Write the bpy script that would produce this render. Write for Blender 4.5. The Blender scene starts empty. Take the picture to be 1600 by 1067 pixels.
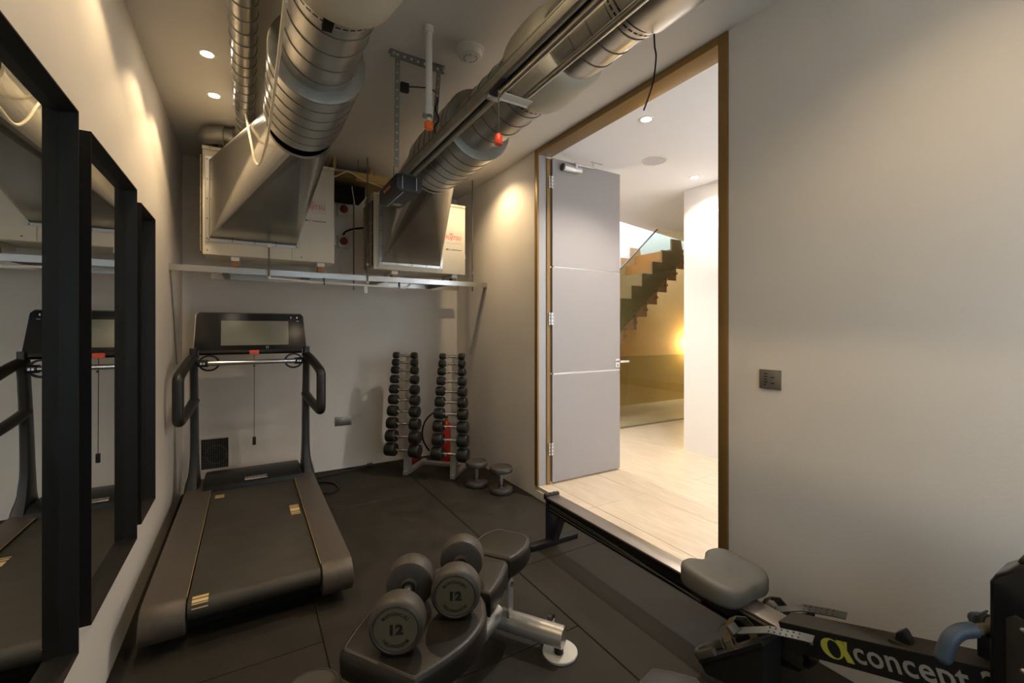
import bpy, bmesh, math, random
from mathutils import Vector, Matrix
random.seed(7)
PI = math.pi
C = bpy.context.scene.collection
scn = bpy.context.scene

# ---------------------------------------------------------------- camera
CEIL = 2.858; XL = -0.48; XR = 2.04; YB = 4.64; YF = -0.75; HALL = 0.095
F_PX, CAM_H, YAW = 690.0, 1.38, math.radians(30.8415)
cam_d = bpy.data.cameras.new('camera'); cam = bpy.data.objects.new('camera', cam_d); C.objects.link(cam)
cam_d.sensor_width = 36; cam_d.lens = F_PX * 36 / 1600; cam_d.shift_y = -18.5 / 1600; cam_d.clip_start = 0.02
cam.location = (0, 0, CAM_H); cam.rotation_euler = (PI / 2, 0, -YAW)
scn.camera = cam
scn.view_settings.view_transform = 'Standard'; scn.view_settings.look = 'None'
scn.view_settings.gamma = 1; scn.view_settings.use_curve_mapping = False
scn.view_settings.exposure = 1.15
# ---------------------------------------------------------------- world (daylight outside the hall window)
w = bpy.data.worlds.new('world'); scn.world = w; w.use_nodes = True
w.node_tree.nodes['Background'].inputs[0].default_value = (0.62, 0.74, 1.0, 1)
w.node_tree.nodes['Background'].inputs[1].default_value = 1.0
def area(name, loc, rot, sx, sy, energy, col):
    l = bpy.data.lights.new(name, 'AREA'); l.shape = 'RECTANGLE'; l.size = sx; l.size_y = sy
    l.energy = energy; l.color = col
    o = bpy.data.objects.new(name, l); C.objects.link(o); o.location = loc; o.rotation_euler = rot
    return o
# daylight through the hall window (end of the hall) and down the stairwell rooflight
area('window_daylight', (3.1, -1.72, 1.45), (PI / 2, 0, PI), 1.5, 2.0, 240, (0.74, 0.83, 1.0))
area('back_wall_fill', (0.9, YF + 0.02, 1.45), (PI / 2, 0, PI + math.radians(9)), 1.5, 0.9, 50, (0.68, 0.78, 1.0)).data.spread = math.radians(48)  # added fill lamp behind the camera, narrowed and turned to brighten the back wall
area('rooflight_daylight', (5.2, 4.75, 5.3), (0, 0, 0), 2.4, 1.1, 110, (0.86, 0.93, 1.0))
WARM = (1.0, 0.74, 0.43); HALLC = (1.0, 0.92, 0.82)
GYM_SPOTS = [(-0.19, 1.35, 6, 'recessed downlight over the wide mirror'), (-0.19, 2.12, 7.5, 'recessed downlight over the gap between the mirrors'),
             (-0.19, 2.87, 9, 'recessed ceiling downlight above the treadmill belt'), (-0.185, 3.355, 10, 'recessed ceiling downlight above the treadmill console'),
             (1.74, 3.46, 19, 'recessed downlight by the right wall above the dumbbell rack'), (1.30, 0.30, 15, 'recessed downlight above the rowing machine tower'),
             (0.62, 0.95, 20, 'recessed ceiling downlight above the workout bench')]
HALL_SPOTS = [(2.40, 2.18, 60, 'recessed hall downlight just inside the doorway'), (3.72, 2.77, 28, 'recessed hall downlight by the white hall wall'),
              (3.2, 0.9, 30, 'recessed hall downlight near the hall window'), (3.0, 4.0, 55, 'recessed hall downlight before the glass guard')]

# ---------------------------------------------------------------- materials
def mat(name, col, rough=0.5, metal=0.0, var=0.0, scale=8.0, bump=0.0, bscale=60.0, col2=None, emit=None, estr=0, spec=0.5, coat=0.0,
        stretch=(1, 1, 1), rvar=0.0, detail=4):
    m = bpy.data.materials.new(name); m.use_nodes = True
    nt = m.node_tree; b = nt.nodes['Principled BSDF']
    b.inputs['Base Color'].default_value = (*col, 1); b.inputs['Roughness'].default_value = rough
    b.inputs['Metallic'].default_value = metal; b.inputs['Specular IOR Level'].default_value = spec
    b.inputs['Coat Weight'].default_value = coat
    if var or col2 or bump or rvar:
        tc = nt.nodes.new('ShaderNodeTexCoord'); mp = nt.nodes.new('ShaderNodeMapping')
        mp.inputs['Scale'].default_value = stretch
        nt.links.new(tc.outputs['Object'], mp.inputs['Vector'])
    if var or col2 or rvar:
        n = nt.nodes.new('ShaderNodeTexNoise'); n.inputs['Scale'].default_value = scale; n.inputs['Detail'].default_value = detail
        n.inputs['Roughness'].default_value = 0.65
        nt.links.new(mp.outputs['Vector'], n.inputs['Vector'])
        if var or col2:
            r = nt.nodes.new('ShaderNodeValToRGB')
            r.color_ramp.elements[0].position = 0.3; r.color_ramp.elements[1].position = 0.7
            c2 = col2 if col2 else tuple(min(1, c * (1 + var)) for c in col)
            c1 = col if col2 else tuple(c * (1 - var) for c in col)
            r.color_ramp.elements[0].color = (*c1, 1); r.color_ramp.elements[1].color = (*c2, 1)
            nt.links.new(n.outputs['Fac'], r.inputs['Fac']); nt.links.new(r.outputs['Color'], b.inputs['Base Color'])
        if rvar:
            mr = nt.nodes.new('ShaderNodeMapRange'); mr.inputs['From Min'].default_value = 0.3; mr.inputs['From Max'].default_value = 0.7
            mr.inputs['To Min'].default_value = max(0.02, rough - rvar); mr.inputs['To Max'].default_value = min(1, rough + rvar)
            nt.links.new(n.outputs['Fac'], mr.inputs['Value']); nt.links.new(mr.outputs['Result'], b.inputs['Roughness'])
    if bump:
        n2 = nt.nodes.new('ShaderNodeTexNoise'); n2.inputs['Scale'].default_value = bscale; n2.inputs['Detail'].default_value = 3
        nt.links.new(mp.outputs['Vector'], n2.inputs['Vector'])
        bp = nt.nodes.new('ShaderNodeBump'); bp.inputs['Strength'].default_value = bump; bp.inputs['Distance'].default_value = 0.01
        nt.links.new(n2.outputs['Fac'], bp.inputs['Height']); nt.links.new(bp.outputs['Normal'], b.inputs['Normal'])
    if emit:
        b.inputs['Emission Color'].default_value = (*emit, 1); b.inputs['Emission Strength'].default_value = estr
    return m
def glass_mat(name, tint, gloss=0.06):
    m = bpy.data.materials.new(name); m.use_nodes = True; nt = m.node_tree; nt.nodes.clear()
    out = nt.nodes.new('ShaderNodeOutputMaterial'); mx = nt.nodes.new('ShaderNodeMixShader')
    t = nt.nodes.new('ShaderNodeBsdfTransparent'); t.inputs[0].default_value = (*tint, 1)
    g = nt.nodes.new('ShaderNodeBsdfGlossy'); g.inputs['Roughness'].default_value = 0.01
    lw = nt.nodes.new('ShaderNodeLayerWeight'); lw.inputs[0].default_value = 0.3
    fr = nt.nodes.new('ShaderNodeMapRange'); fr.inputs['To Min'].default_value = 0.03; fr.inputs['To Max'].default_value = 0.45; nt.links.new(lw.outputs['Facing'], fr.inputs['Value'])
    nt.links.new(fr.outputs[0], mx.inputs[0]); nt.links.new(t.outputs[0], mx.inputs[1]); nt.links.new(g.outputs[0], mx.inputs[2])
    nt.links.new(mx.outputs[0], out.inputs[0])
    return m
M = {}
M['wall'] = mat('wall_paint', (0.72, 0.665, 0.595), 0.75, var=0.015, scale=2, bump=0.06, bscale=90)
M['ceil'] = mat('ceiling_paint', (0.66, 0.62, 0.56), 0.8, var=0.015, scale=2)
M['hallwall'] = mat('hall_wall_paint', (0.82, 0.78, 0.74), 0.7, var=0.01, scale=2)
M['hallceil'] = mat('hall_ceiling_paint', (0.80, 0.79, 0.80), 0.8)
M['ochre'] = mat('lamplit_wall_tint', (0.72, 0.50, 0.20), 0.7, var=0.04, scale=3)  # the warm lamp's yellow light painted into the pale wall colour
M['rubber_floor'] = mat('rubber_floor', (0.013, 0.0108, 0.0075), 0.70, spec=0.3, col2=(0.031, 0.026, 0.0185), scale=5, bump=0.35, bscale=260, detail=10, rvar=0.12)
M['screed'] = mat('screed', (0.02, 0.018, 0.015), 0.9)
M['travertine'] = mat('travertine', (0.56, 0.435, 0.30), 0.34, col2=(0.70, 0.58, 0.44), scale=9, stretch=(2.6, 0.4, 1), bump=0.015, bscale=70, detail=9, rvar=0.06)
M['bronze'] = mat('bronze_frame', (0.235, 0.135, 0.035), 0.38, var=0.08, scale=4, metal=0.25)
M['bronze_sheen'] = mat('bronze_sheen', (0.33, 0.31, 0.31), 0.4, metal=0.2)  # brown frame metal with its grey reflections put into the colour
M['leaf'] = mat('door_lacquer', (0.30, 0.272, 0.262), 0.36, var=0.03, scale=40, stretch=(6, 6, 0.4))
M['chrome'] = mat('chrome', (0.75, 0.75, 0.76), 0.16, metal=1)
M['steel'] = mat('brushed_steel', (0.55, 0.54, 0.52), 0.32, metal=1, var=0.06, scale=20)
M['satin'] = mat('satin_aluminium', (0.62, 0.62, 0.63), 0.38, metal=0.9)
M['galv'] = mat('galvanised', (0.50, 0.49, 0.455), 0.30, metal=1, var=0.04, scale=3, detail=2)
M['galv_hood'] = mat('galvanised_hood', (0.52, 0.51, 0.48), 0.27, metal=1, var=0.05, scale=3, detail=2)
M['galv_dull'] = mat('galvanised_dull', (0.27, 0.265, 0.235), 0.5, metal=0.75, var=0.12, scale=22)
M['seam'] = mat('seam_metal', (0.16, 0.15, 0.13), 0.5, metal=0.9)
M['beige'] = mat('beige_plastic', (0.52, 0.48, 0.38), 0.5, var=0.04, scale=5)
M['cream'] = mat('cream_casing', (0.62, 0.565, 0.45), 0.45, var=0.02, scale=5)
M['white'] = mat('white_plastic', (0.74, 0.72, 0.67), 0.4)
M['cord_white'] = mat('white_cord', (0.72, 0.64, 0.48), 0.5)
M['black'] = mat('black_plastic', (0.010, 0.010, 0.011), 0.40, var=0.2, scale=6, spec=0.35)
M['black_gloss'] = mat('black_gloss', (0.008, 0.008, 0.009), 0.14)
M['black_matte'] = mat('black_matte', (0.010, 0.0095, 0.009), 0.8, spec=0.2)
M['frame_black'] = mat('black_wood_frame', (0.010, 0.0088, 0.0072), 0.5, spec=0.22, var=0.3, scale=5, stretch=(1, 1, 0.2))
M['mirror'] = mat('mirror_glass', (0.80, 0.82, 0.80), 0.006, metal=1)
M['char'] = mat('charcoal_rail', (0.088, 0.073, 0.060), 0.42, var=0.12, scale=30, bump=0.10, bscale=400, metal=0.2)
M['grip'] = mat('grip_rubber', (0.016, 0.016, 0.017), 0.40)
M['belt'] = mat('treadmill_belt', (0.026, 0.0225, 0.0175), 0.58, col2=(0.046, 0.040, 0.031), scale=5, bump=0.2, bscale=500, detail=8)
M['gold'] = mat('belt_print', (0.62, 0.44, 0.20), 0.5)
M['screen'] = mat('screen_glass', (0.20, 0.21, 0.165), 0.16, spec=0.8, col2=(0.26, 0.25, 0.20), scale=1.5)  # switched-off glass; its pale tone paints in the lit wall's reflection
M['red'] = mat('red_button', (0.75, 0.07, 0.035), 0.4)
M['shaded_red'] = mat('shaded_red_dial', (0.22, 0.018, 0.014), 0.45)  # red darkened to paint in the shadow between the condensers
M['redlamp'] = mat('red_stop_key', (0.80, 0.10, 0.05), 0.4)
M['orange'] = mat('orange_plastic', (0.85, 0.17, 0.02), 0.4)
M['orange_print'] = mat('orange_print', (0.80, 0.20, 0.05), 0.5)
M['logo_red'] = mat('logo_red', (0.68, 0.12, 0.06), 0.5)
M['label'] = mat('label_plate', (0.60, 0.55, 0.47), 0.35)
M['leather'] = mat('bench_leather', (0.015, 0.0122, 0.0098), 0.40, spec=0.4, var=0.12, scale=6, bump=0.08, bscale=300)
M['piping'] = mat('bench_piping', (0.11, 0.09, 0.07), 0.5)
M['head'] = mat('dumbbell_rubber', (0.045, 0.037, 0.029), 0.52, var=0.18, scale=14)
M['head_small'] = mat('small_dumbbell_rubber', (0.012, 0.0115, 0.0095), 0.42, var=0.15, scale=20)
M['face'] = mat('dumbbell_face', (0.098, 0.080, 0.048), 0.45, var=0.06, scale=20)
M['ink'] = mat('black_ink', (0.008, 0.008, 0.008), 0.5)
M['silverpaint'] = mat('silver_paint', (0.50, 0.475, 0.44), 0.33, metal=0.65, var=0.03, scale=10)
M['foot_white'] = mat('pale_foot_plate', (0.60, 0.57, 0.51), 0.45)
M['rail'] = mat('rower_rail_top', (0.40, 0.35, 0.30), 0.30, metal=0.85, var=0.06, scale=20, stretch=(4, 0.3, 1))
M['seat'] = mat('rower_seat_foam', (0.098, 0.091, 0.074), 0.68, var=0.03, scale=6)
M['strap'] = mat('olive_webbing', (0.105, 0.083, 0.048), 0.8, var=0.12, scale=60)
M['greyflex'] = mat('grey_flexfoot', (0.062, 0.062, 0.056), 0.5)
M['bluegrip'] = mat('blue_grip_foam', (0.034, 0.048, 0.066), 0.55, var=0.10, scale=12)
M['dustbeam'] = mat('dusty_black_beam', (0.024, 0.0195, 0.0130), 0.6, spec=0.3, var=0.25, scale=40)
M['lime'] = mat('lime_print', (0.36, 0.37, 0.045), 0.5)
M['greyprint'] = mat('grey_print', (0.26, 0.25, 0.22), 0.5)
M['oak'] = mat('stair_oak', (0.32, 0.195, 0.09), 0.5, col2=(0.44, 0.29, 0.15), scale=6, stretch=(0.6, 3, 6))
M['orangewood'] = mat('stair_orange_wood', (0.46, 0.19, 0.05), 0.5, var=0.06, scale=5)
M['pine'] = mat('pine_board', (0.36, 0.24, 0.07), 0.6, col2=(0.46, 0.32, 0.11), scale=6, stretch=(0.5, 6, 6))
M['glass'] = glass_mat('balustrade_glass', (0.86, 0.93, 0.86))
M['glass_low'] = glass_mat('guard_glass', (0.88, 0.92, 0.84))
M['lampglow'] = mat('lamp_glow', (1, 0.9, 0.75), 0.5, emit=(1.0, 0.86, 0.66), estr=30)
M['sconce'] = mat('sconce_glow', (1, 0.85, 0.5), 0.5, emit=(1.0, 0.75, 0.35), estr=12)
M['grille'] = mat('speaker_grille', (0.52, 0.52, 0.55), 0.6)
M['brass'] = mat('brass_rubber', (0.33, 0.16, 0.04), 0.5)
M['extred'] = mat('extinguisher_red', (0.55, 0.030, 0.018), 0.3)
M['dark_void'] = mat('dark_void', (0.006, 0.006, 0.006), 0.9)
M['wirebeige'] = mat('coated_wire', (0.42, 0.36, 0.26), 0.5)
M['plate_metal'] = mat('switch_plate_metal', (0.24, 0.215, 0.185), 0.38, metal=0.7)

# ---------------------------------------------------------------- mesh helpers
class MB:
    def __init__(s): s.bm = bmesh.new()
    def _xf(s, vs, rot=None, loc=None):
        if rot is not None: bmesh.ops.transform(s.bm, matrix=rot, verts=vs)
        if loc is not None: bmesh.ops.translate(s.bm, vec=loc, verts=vs)
    def box(s, x0, x1, y0, y1, z0, z1, bev=0, rot=None, seg=2):
        t = bmesh.new(); r = bmesh.ops.create_cube(t, size=1)
        bmesh.ops.scale(t, vec=(abs(x1 - x0), abs(y1 - y0), abs(z1 - z0)), verts=t.verts)
        if bev: bmesh.ops.bevel(t, geom=t.edges[:], offset=bev, segments=seg, affect='EDGES', profile=0.5)
        if rot is not None: bmesh.ops.transform(t, matrix=rot, verts=t.verts)
        bmesh.ops.translate(t, vec=((x0 + x1) / 2, (y0 + y1) / 2, (z0 + z1) / 2), verts=t.verts)
        s.merge(t); return s
    def merge(s, t):
        me = bpy.data.meshes.new('tmp'); t.to_mesh(me); t.free(); s.bm.from_mesh(me); bpy.data.meshes.remove(me)
    def cyl(s, p, q, r, r2=None, seg=24, caps=True):
        p, q = Vector(p), Vector(q); d = q - p
        t = bmesh.new()
        bmesh.ops.create_cone(t, cap_ends=caps, segments=seg, radius1=r, radius2=r if r2 is None else r2, depth=d.length)
        bmesh.ops.transform(t, matrix=Matrix.Translation((p + q) / 2) @ d.to_track_quat('Z', 'Y').to_matrix().to_4x4(), verts=t.verts)
        s.merge(t); return s
    def sphere(s, c, r, sc=(1, 1, 1), u=16, v=10):
        t = bmesh.new(); bmesh.ops.create_uvsphere(t, u_segments=u, v_segments=v, radius=r)
        bmesh.ops.scale(t, vec=sc, verts=t.verts); bmesh.ops.translate(t, vec=c, verts=t.verts); s.merge(t); return s
    def lathe(s, prof, seg=32, axis='Z', loc=(0, 0, 0), direction=None):
        # prof: list of (radius, h); closed at both ends when radius is 0
        t = bmesh.new(); rings = []
        for r, h in prof:
            if r < 1e-6: rings.append([t.verts.new((0, 0, h))])
            else: rings.append([t.verts.new((r * math.cos(2 * PI * i / seg), r * math.sin(2 * PI * i / seg), h)) for i in range(seg)])
        for a, b in zip(rings, rings[1:]):
            for i in range(seg):
                j = (i + 1) % seg
                if len(a) == 1 and len(b) == 1: continue
                if len(a) == 1: t.faces.new((a[0], b[j], b[i]))
                elif len(b) == 1: t.faces.new((a[i], a[j], b[0]))
                else: t.faces.new((a[i], a[j], b[j], b[i]))
        bmesh.ops.recalc_face_normals(t, faces=t.faces)
        d = Vector(direction) if direction is not None else Vector({'X': (1, 0, 0), 'Y': (0, 1, 0), 'Z': (0, 0, 1)}[axis])
        bmesh.ops.transform(t, matrix=Matrix.Translation(loc) @ d.to_track_quat('Z', 'Y').to_matrix().to_4x4(), verts=t.verts)
        s.merge(t); return s
    def prism(s, pts, lo, hi, axis='Z', bev=0, seg=3):
        t = bmesh.new()
        def P(a, b, h): return {'Z': (a, b, h), 'Y': (a, h, b), 'X': (h, a, b)}[axis]
        lo_v = [t.verts.new(P(a, b, lo)) for a, b in pts]; hi_v = [t.verts.new(P(a, b, hi)) for a, b in pts]
        f1 = t.faces.new(lo_v); f2 = t.faces.new(hi_v); n = len(pts)
        for i in range(n):
            j = (i + 1) % n; t.faces.new((lo_v[i], lo_v[j], hi_v[j], hi_v[i]))
        bmesh.ops.recalc_face_normals(t, faces=t.faces)
        if bev:
            es = [e for e in t.edges if (all(v in set(lo_v) for v in e.verts) or all(v in set(hi_v) for v in e.verts))]
            bmesh.ops.bevel(t, geom=es, offset=bev, segments=seg, affect='EDGES', profile=0.5)
        s.merge(t); return s
    def tube(s, pts, r, seg=10, smooth=0, closed=False, flat=None):
        P = [Vector(p) for p in pts]
        if smooth:
            Q = []
            n = len(P); rng = n if closed else n - 1
            for i in range(rng):
                p0 = P[(i - 1) % n] if (closed or i > 0) else P[0]; p1 = P[i]; p2 = P[(i + 1) % n]
                p3 = P[(i + 2) % n] if (closed or i + 2 < n) else P[-1]
                for k in range(smooth):
                    u = k / smooth
                    Q.append(0.5 * ((2 * p1) + (p2 - p0) * u + (2 * p0 - 5 * p1 + 4 * p2 - p3) * u * u + (3 * p1 - p0 - 3 * p2 + p3) * u ** 3))
            if not closed: Q.append(P[-1])
            P = Q
        t = bmesh.new(); rings = []; n = len(P); up = None
        for i in range(n):
            if closed: d = P[(i + 1) % n] - P[i - 1]
            else: d = P[min(i + 1, n - 1)] - P[max(i - 1, 0)]
            d.normalize()
            if up is None:
                up = Vector((0, 0, 1)) if abs(d.z) < 0.9 else Vector((1, 0, 0))
            a = d.cross(up); a.normalize(); b = a.cross(d); b.normalize(); up = b
            rr = r[i] if isinstance(r, (list, tuple)) else r
            f = flat if flat else 1
            rings.append([t.verts.new(P[i] + a * rr * math.cos(2 * PI * k / seg) + b * rr * f * math.sin(2 * PI * k / seg)) for k in range(seg)])
        m = n if closed else n - 1
        for i in range(m):
            A, B = rings[i], rings[(i + 1) % n]
            for k in range(seg):
                l = (k + 1) % seg; t.faces.new((A[k], A[l], B[l], B[k]))
        if not closed:
            t.faces.new(rings[0]); t.faces.new(rings[-1])
        bmesh.ops.recalc_face_normals(t, faces=t.faces); s.merge(t); return s
    def strip(s, pts, wdir, width, th):
        """a flat band following pts, width along wdir"""
        P = [Vector(p) for p in pts]; wv = Vector(wdir).normalized() * width / 2
        t = bmesh.new(); rows = []
        for i, p in enumerate(P):
            d = (P[min(i + 1, len(P) - 1)] - P[max(i - 1, 0)]).normalized(); n = d.cross(wv).normalized() * th / 2
            rows.append([t.verts.new(p - wv - n), t.verts.new(p + wv - n), t.verts.new(p + wv + n), t.verts.new(p - wv + n)])
        for a, b in zip(rows, rows[1:]):
            for k in range(4): t.faces.new((a[k], a[(k + 1) % 4], b[(k + 1) % 4], b[k]))
        t.faces.new(rows[0]); t.faces.new(rows[-1]); bmesh.ops.recalc_face_normals(t, faces=t.faces); s.merge(t); return s
    def faces(s, verts, faces):
        t = bmesh.new(); V = [t.verts.new(v) for v in verts]
        for f in faces: t.faces.new([V[i] for i in f])
        bmesh.ops.recalc_face_normals(t, faces=t.faces); s.merge(t); return s
    def mesh(s, name, m, angle=38):
        me = bpy.data.meshes.new(name); s.bm.to_mesh(me); s.bm.free()
        me.materials.append(M[m] if isinstance(m, str) else m)
        for p in me.polygons: p.use_smooth = True
        me.set_sharp_from_angle(angle=math.radians(angle))
        return me
    def build(s, name, m, parent=None, angle=38, label=None):
        o = bpy.data.objects.new(name, s.mesh(name, m, angle)); C.objects.link(o)
        if parent is not None: o.parent = parent
        if label: o['label'] = label
        return o
def inst(name, me, parent=None, loc=(0, 0, 0), rot=(0, 0, 0), scale=None):
    o = bpy.data.objects.new(name, me); C.objects.link(o); o.parent = parent; o.location = loc; o.rotation_euler = rot
    if scale: o.scale = scale
    return o
def tag(o, label, cat, group=None):
    o['label'] = label; o['category'] = cat
    if group: o['group'] = group
    return o
def thing(name, label, cat, loc=(0, 0, 0), rz=0, group=None):
    o = bpy.data.objects.new(name, None); C.objects.link(o); o.location = loc; o.rotation_euler = (0, 0, rz)
    o.empty_display_size = 0.05
    return tag(o, label, cat, group)
def struct(o): o['kind'] = 'structure'; return o
def dup(root, label, loc=None, rz=None, group=None):
    r = root.copy(); C.objects.link(r); r['label'] = label
    if loc is not None: r.location = loc
    if rz is not None: r.rotation_euler = (0, 0, rz)
    if group: r['group'] = group
    for ch in list(root.children):
        c = ch.copy(); C.objects.link(c); c.parent = r
        for g in list(ch.children):
            d = g.copy(); C.objects.link(d); d.parent = c
    return r
def text_mesh(txt, size, m, depth=0.0008, arc=None, align='CENTER', bold=0.0, sx=1.0, shear=0.0):
    """lettering as a mesh in its local xy plane, facing +z; arc=(radius) bends it along the bottom of a circle"""
    cu = bpy.data.curves.new('txt', 'FONT'); cu.body = txt; cu.size = size; cu.align_x = align; cu.align_y = 'CENTER'
    cu.extrude = depth / 2; cu.offset = bold; cu.space_character = 1.05; cu.shear = shear; cu.resolution_u = 3
    ob = bpy.data.objects.new('txt', cu); C.objects.link(ob)
    dg = bpy.context.evaluated_depsgraph_get(); me = bpy.data.meshes.new_from_object(ob.evaluated_get(dg))
    bpy.data.objects.remove(ob); bpy.data.curves.remove(cu)
    for v in me.vertices:
        v.co.x *= sx
        if arc:
            th = v.co.x / arc; rr = arc - v.co.y
            v.co.x = rr * math.sin(th); v.co.y = -rr * math.cos(th)
    me.materials.clear(); me.materials.append(M[m])
    return me
def basis(xa, ya, o):
    """matrix with local x along xa, y along ya"""
    x = Vector(xa).normalized(); y = Vector(ya).normalized(); z = x.cross(y).normalized(); y = z.cross(x)
    return Matrix(((x.x, y.x, z.x, o[0]), (x.y, y.y, z.y, o[1]), (x.z, y.z, z.z, o[2]), (0, 0, 0, 1)))
cy, sy = math.cos(YAW), math.sin(YAW)
def ray(u, v):
    r = (u - 800) / F_PX; return Vector((r * cy + sy, -r * sy + cy, (515 - v) / F_PX))
def on_y(u, v, y): d = ray(u, v); t = y / d.y; return Vector((d.x * t, y, CAM_H + d.z * t))
def on_x(u, v, x): d = ray(u, v); t = x / d.x; return Vector((x, d.y * t, CAM_H + d.z * t))
def on_z(u, v, z): d = ray(u, v); t = (z - CAM_H) / d.z; return Vector((d.x * t, d.y * t, z))

# ================================================================ THE ROOM
def room():
    # gym floor and rubber tiles
    fl = struct(MB().box(XL - 0.1, XR, YF - 0.1, YB + 0.1, -0.12, -0.010).build('floor', 'screed'))
    cols = [(XL + 0.002, 0.285, [YF, 0.11, 2.11, 4.11, YB]), (0.285, 1.322, [YF, -0.39, 1.61, 3.61, YB]), (1.322, XR - 0.002, [YF, 0.18, 2.18, 4.18, YB])]
    for x0, x1, ys in cols:
        for y0, y1 in zip(ys, ys[1:]):
            t = MB().box(x0 + 0.002, x1 - 0.002, y0 + 0.002, y1 - 0.002, -0.010, 0, bev=0.0025, seg=1).build('rubber_tile', 'rubber_floor', fl)
    struct(MB().box(XL - 0.1, XR + 0.12, YF - 0.1, YB + 0.1, CEIL, CEIL + 0.1).build('ceiling', 'ceil'))
    struct(MB().box(XL - 0.1, XL, YF - 0.1, YB + 0.1, -0.12, CEIL).build('wall_left', 'wall'))
    struct(MB().box(XL, XR, YB, YB + 0.1, -0.12, CEIL).build('wall_back', 'wall'))
    m = MB().box(XL, 0.1, YF - 0.1, YF, -0.12, CEIL); m.box(1.7, XR, YF - 0.1, YF, -0.12, CEIL); m.box(0.1, 1.7, YF - 0.1, YF, -0.12, 0.95); m.box(0.1, 1.7, YF - 0.1, YF, 1.95, CEIL)
    struct(m.build('wall_front', 'wall'))
    wn = MB().box(0.1, 0.15, YF - 0.07, YF - 0.03, 0.95, 1.95).box(1.65, 1.7, YF - 0.07, YF - 0.03, 0.95, 1.95).box(0.15, 1.65, YF - 0.07, YF - 0.03, 0.95, 1.00).box(0.15, 1.65, YF - 0.07, YF - 0.03, 1.90, 1.95)
    wo = struct(wn.build('window_added', 'white')); MB().box(0.15, 1.65, YF - 0.052, YF - 0.048, 1.00, 1.90).build('pane', 'glass', wo)  # unseen window added behind the camera to go with the fill lamp
    # right wall with the tall doorway (y 1.326 .. 3.035), frame fills the head up to the ceiling
    m = MB(); m.box(XR, 2.16, YF - 0.1, 1.326, -0.12, CEIL); m.box(XR, 2.16, 3.035, YB + 0.9, -0.12, CEIL)
    m.box(XR, 2.16, 1.326, 3.035, -0.12, 0.062)
    struct(m.build('wall_right', 'wall'))
    # hall
    hf = struct(MB().box(2.16, 9.0, -1.8, 5.5, -0.12, 0.062).build('floor_hall', 'screed'))
    xs = [2.04, 2.66, 3.28, 3.90, 4.52, 5.14, 5.76, 6.38, 7.0, 7.62]
    for i, (x0, x1) in enumerate(zip(xs, xs[1:])):
        for k in range(-2, 5):
            y0 = k * 1.22 + (0.61 if i % 2 else 0.0); y1 = y0 + 1.22
            lim = (1.326, 3.035) if x0 < 2.16 else (-1.8, 5.45)
            if x0 < 2.16:
                # the first row also forms the threshold
                a, b = max(y0, lim[0] + 0.001), min(y1, lim[1] - 0.001)
                if b - a > 0.03: MB().box(x0 + 0.0, 2.162, a + 0.0012, b - 0.0012, 0.064, HALL, bev=0.0015, seg=1).build('threshold_slab', 'travertine', hf)
                x0b = 2.1645
            else: x0b = x0
            a, b = max(y0, -1.79), min(y1, 5.45)
            if b - a < 0.02: continue
            MB().box(x0b + 0.0012, x1 - 0.0012, a + 0.0012, b - 0.0012, 0.064, HALL, bev=0.0015, seg=1).build('travertine_slab', 'travertine', hf)
    # hall ceiling, ends at a slanting edge over the stairs
    pts = [(2.16, -1.8), (9.0, -1.8), (9.0, 5.51), (4.4 + (9.0 - 4.4), 4.44 + 0.2324 * 4.6), (4.4, 4.44), (2.16, 3.92)]
    struct(MB().prism(pts[:2] + pts[3:], CEIL, CEIL + 0.12).build('ceiling_hall', 'hallceil'))
    struct(MB().box(3.985, 4.14, -1.8, 3.10, HALL, CEIL).build('wall_hall', 'hallwall'))
    m = MB().box(2.0, 9.1, 5.45, 5.55, -0.12, 6.0); m.box(2.06, 2.16, 3.0, 5.45, CEIL + 0.1, 6.0)
    struct(m.build('wall_stair_back', 'hallwall'))
    struct(MB().prism([(2.17, HALL), (9.0, HALL), (9.0, 2.84), (6.883, 2.84), (4.70, 0.915), (2.17, 0.915)], 5.435, 5.45, 'Y').build('wall_stair_lamplit', 'ochre'))  # lamplight painted on the back wall; sloped top edge hides behind the stringer
    struct(MB().box(9.0, 9.1, -1.9, 5.45, -0.12, 6.0).build('wall_stair_right', 'hallwall'))
    m = MB().box(2.16, 2.25, -1.9, -1.8, HALL, CEIL); m.box(3.95, 9.0, -1.9, -1.8, -0.12, CEIL); m.box(2.25, 3.95, -1.9, -1.8, -0.12, 0.35); m.box(2.25, 3.95, -1.9, -1.8, 2.55, CEIL)
    struct(m.build('wall_hall_end', 'hallwall'))
    wn = MB(); wn.box(2.25, 2.31, -1.87, -1.83, 0.35, 2.55); wn.box(3.89, 3.95, -1.87, -1.83, 0.35, 2.55); wn.box(2.31, 3.89, -1.87, -1.83, 0.35, 0.41); wn.box(2.31, 3.89, -1.87, -1.83, 2.49, 2.55); wn.box(3.08, 3.12, -1.87, -1.83, 0.41, 2.49)
    wo = struct(wn.build('window_1', 'white'))
    MB().box(2.31, 3.08, -1.852, -1.848, 0.41, 2.49).build('pane', 'glass', wo); MB().box(3.12, 3.89, -1.852, -1.848, 0.41, 2.49).build('pane', 'glass', wo)
    # bronze door frame
    fr = thing('door_frame', 'frame', 'frame'); del fr['category']; del fr['label']; fr.name = 'trim_1'; struct(fr)
    MB().box(2.028, 2.165, 1.3265, 1.376, HALL + 0.001, CEIL - 0.002, bev=0.002).build('jamb', 'bronze', fr)
    m = MB().box(2.028, 2.046, 2.992, 3.0345, HALL + 0.001, CEIL - 0.002, bev=0.002); m.box(2.118, 2.150, 2.984, 3.0345, HALL + 0.001, CEIL - 0.06)
    m.build('jamb', 'bronze', fr)
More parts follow.
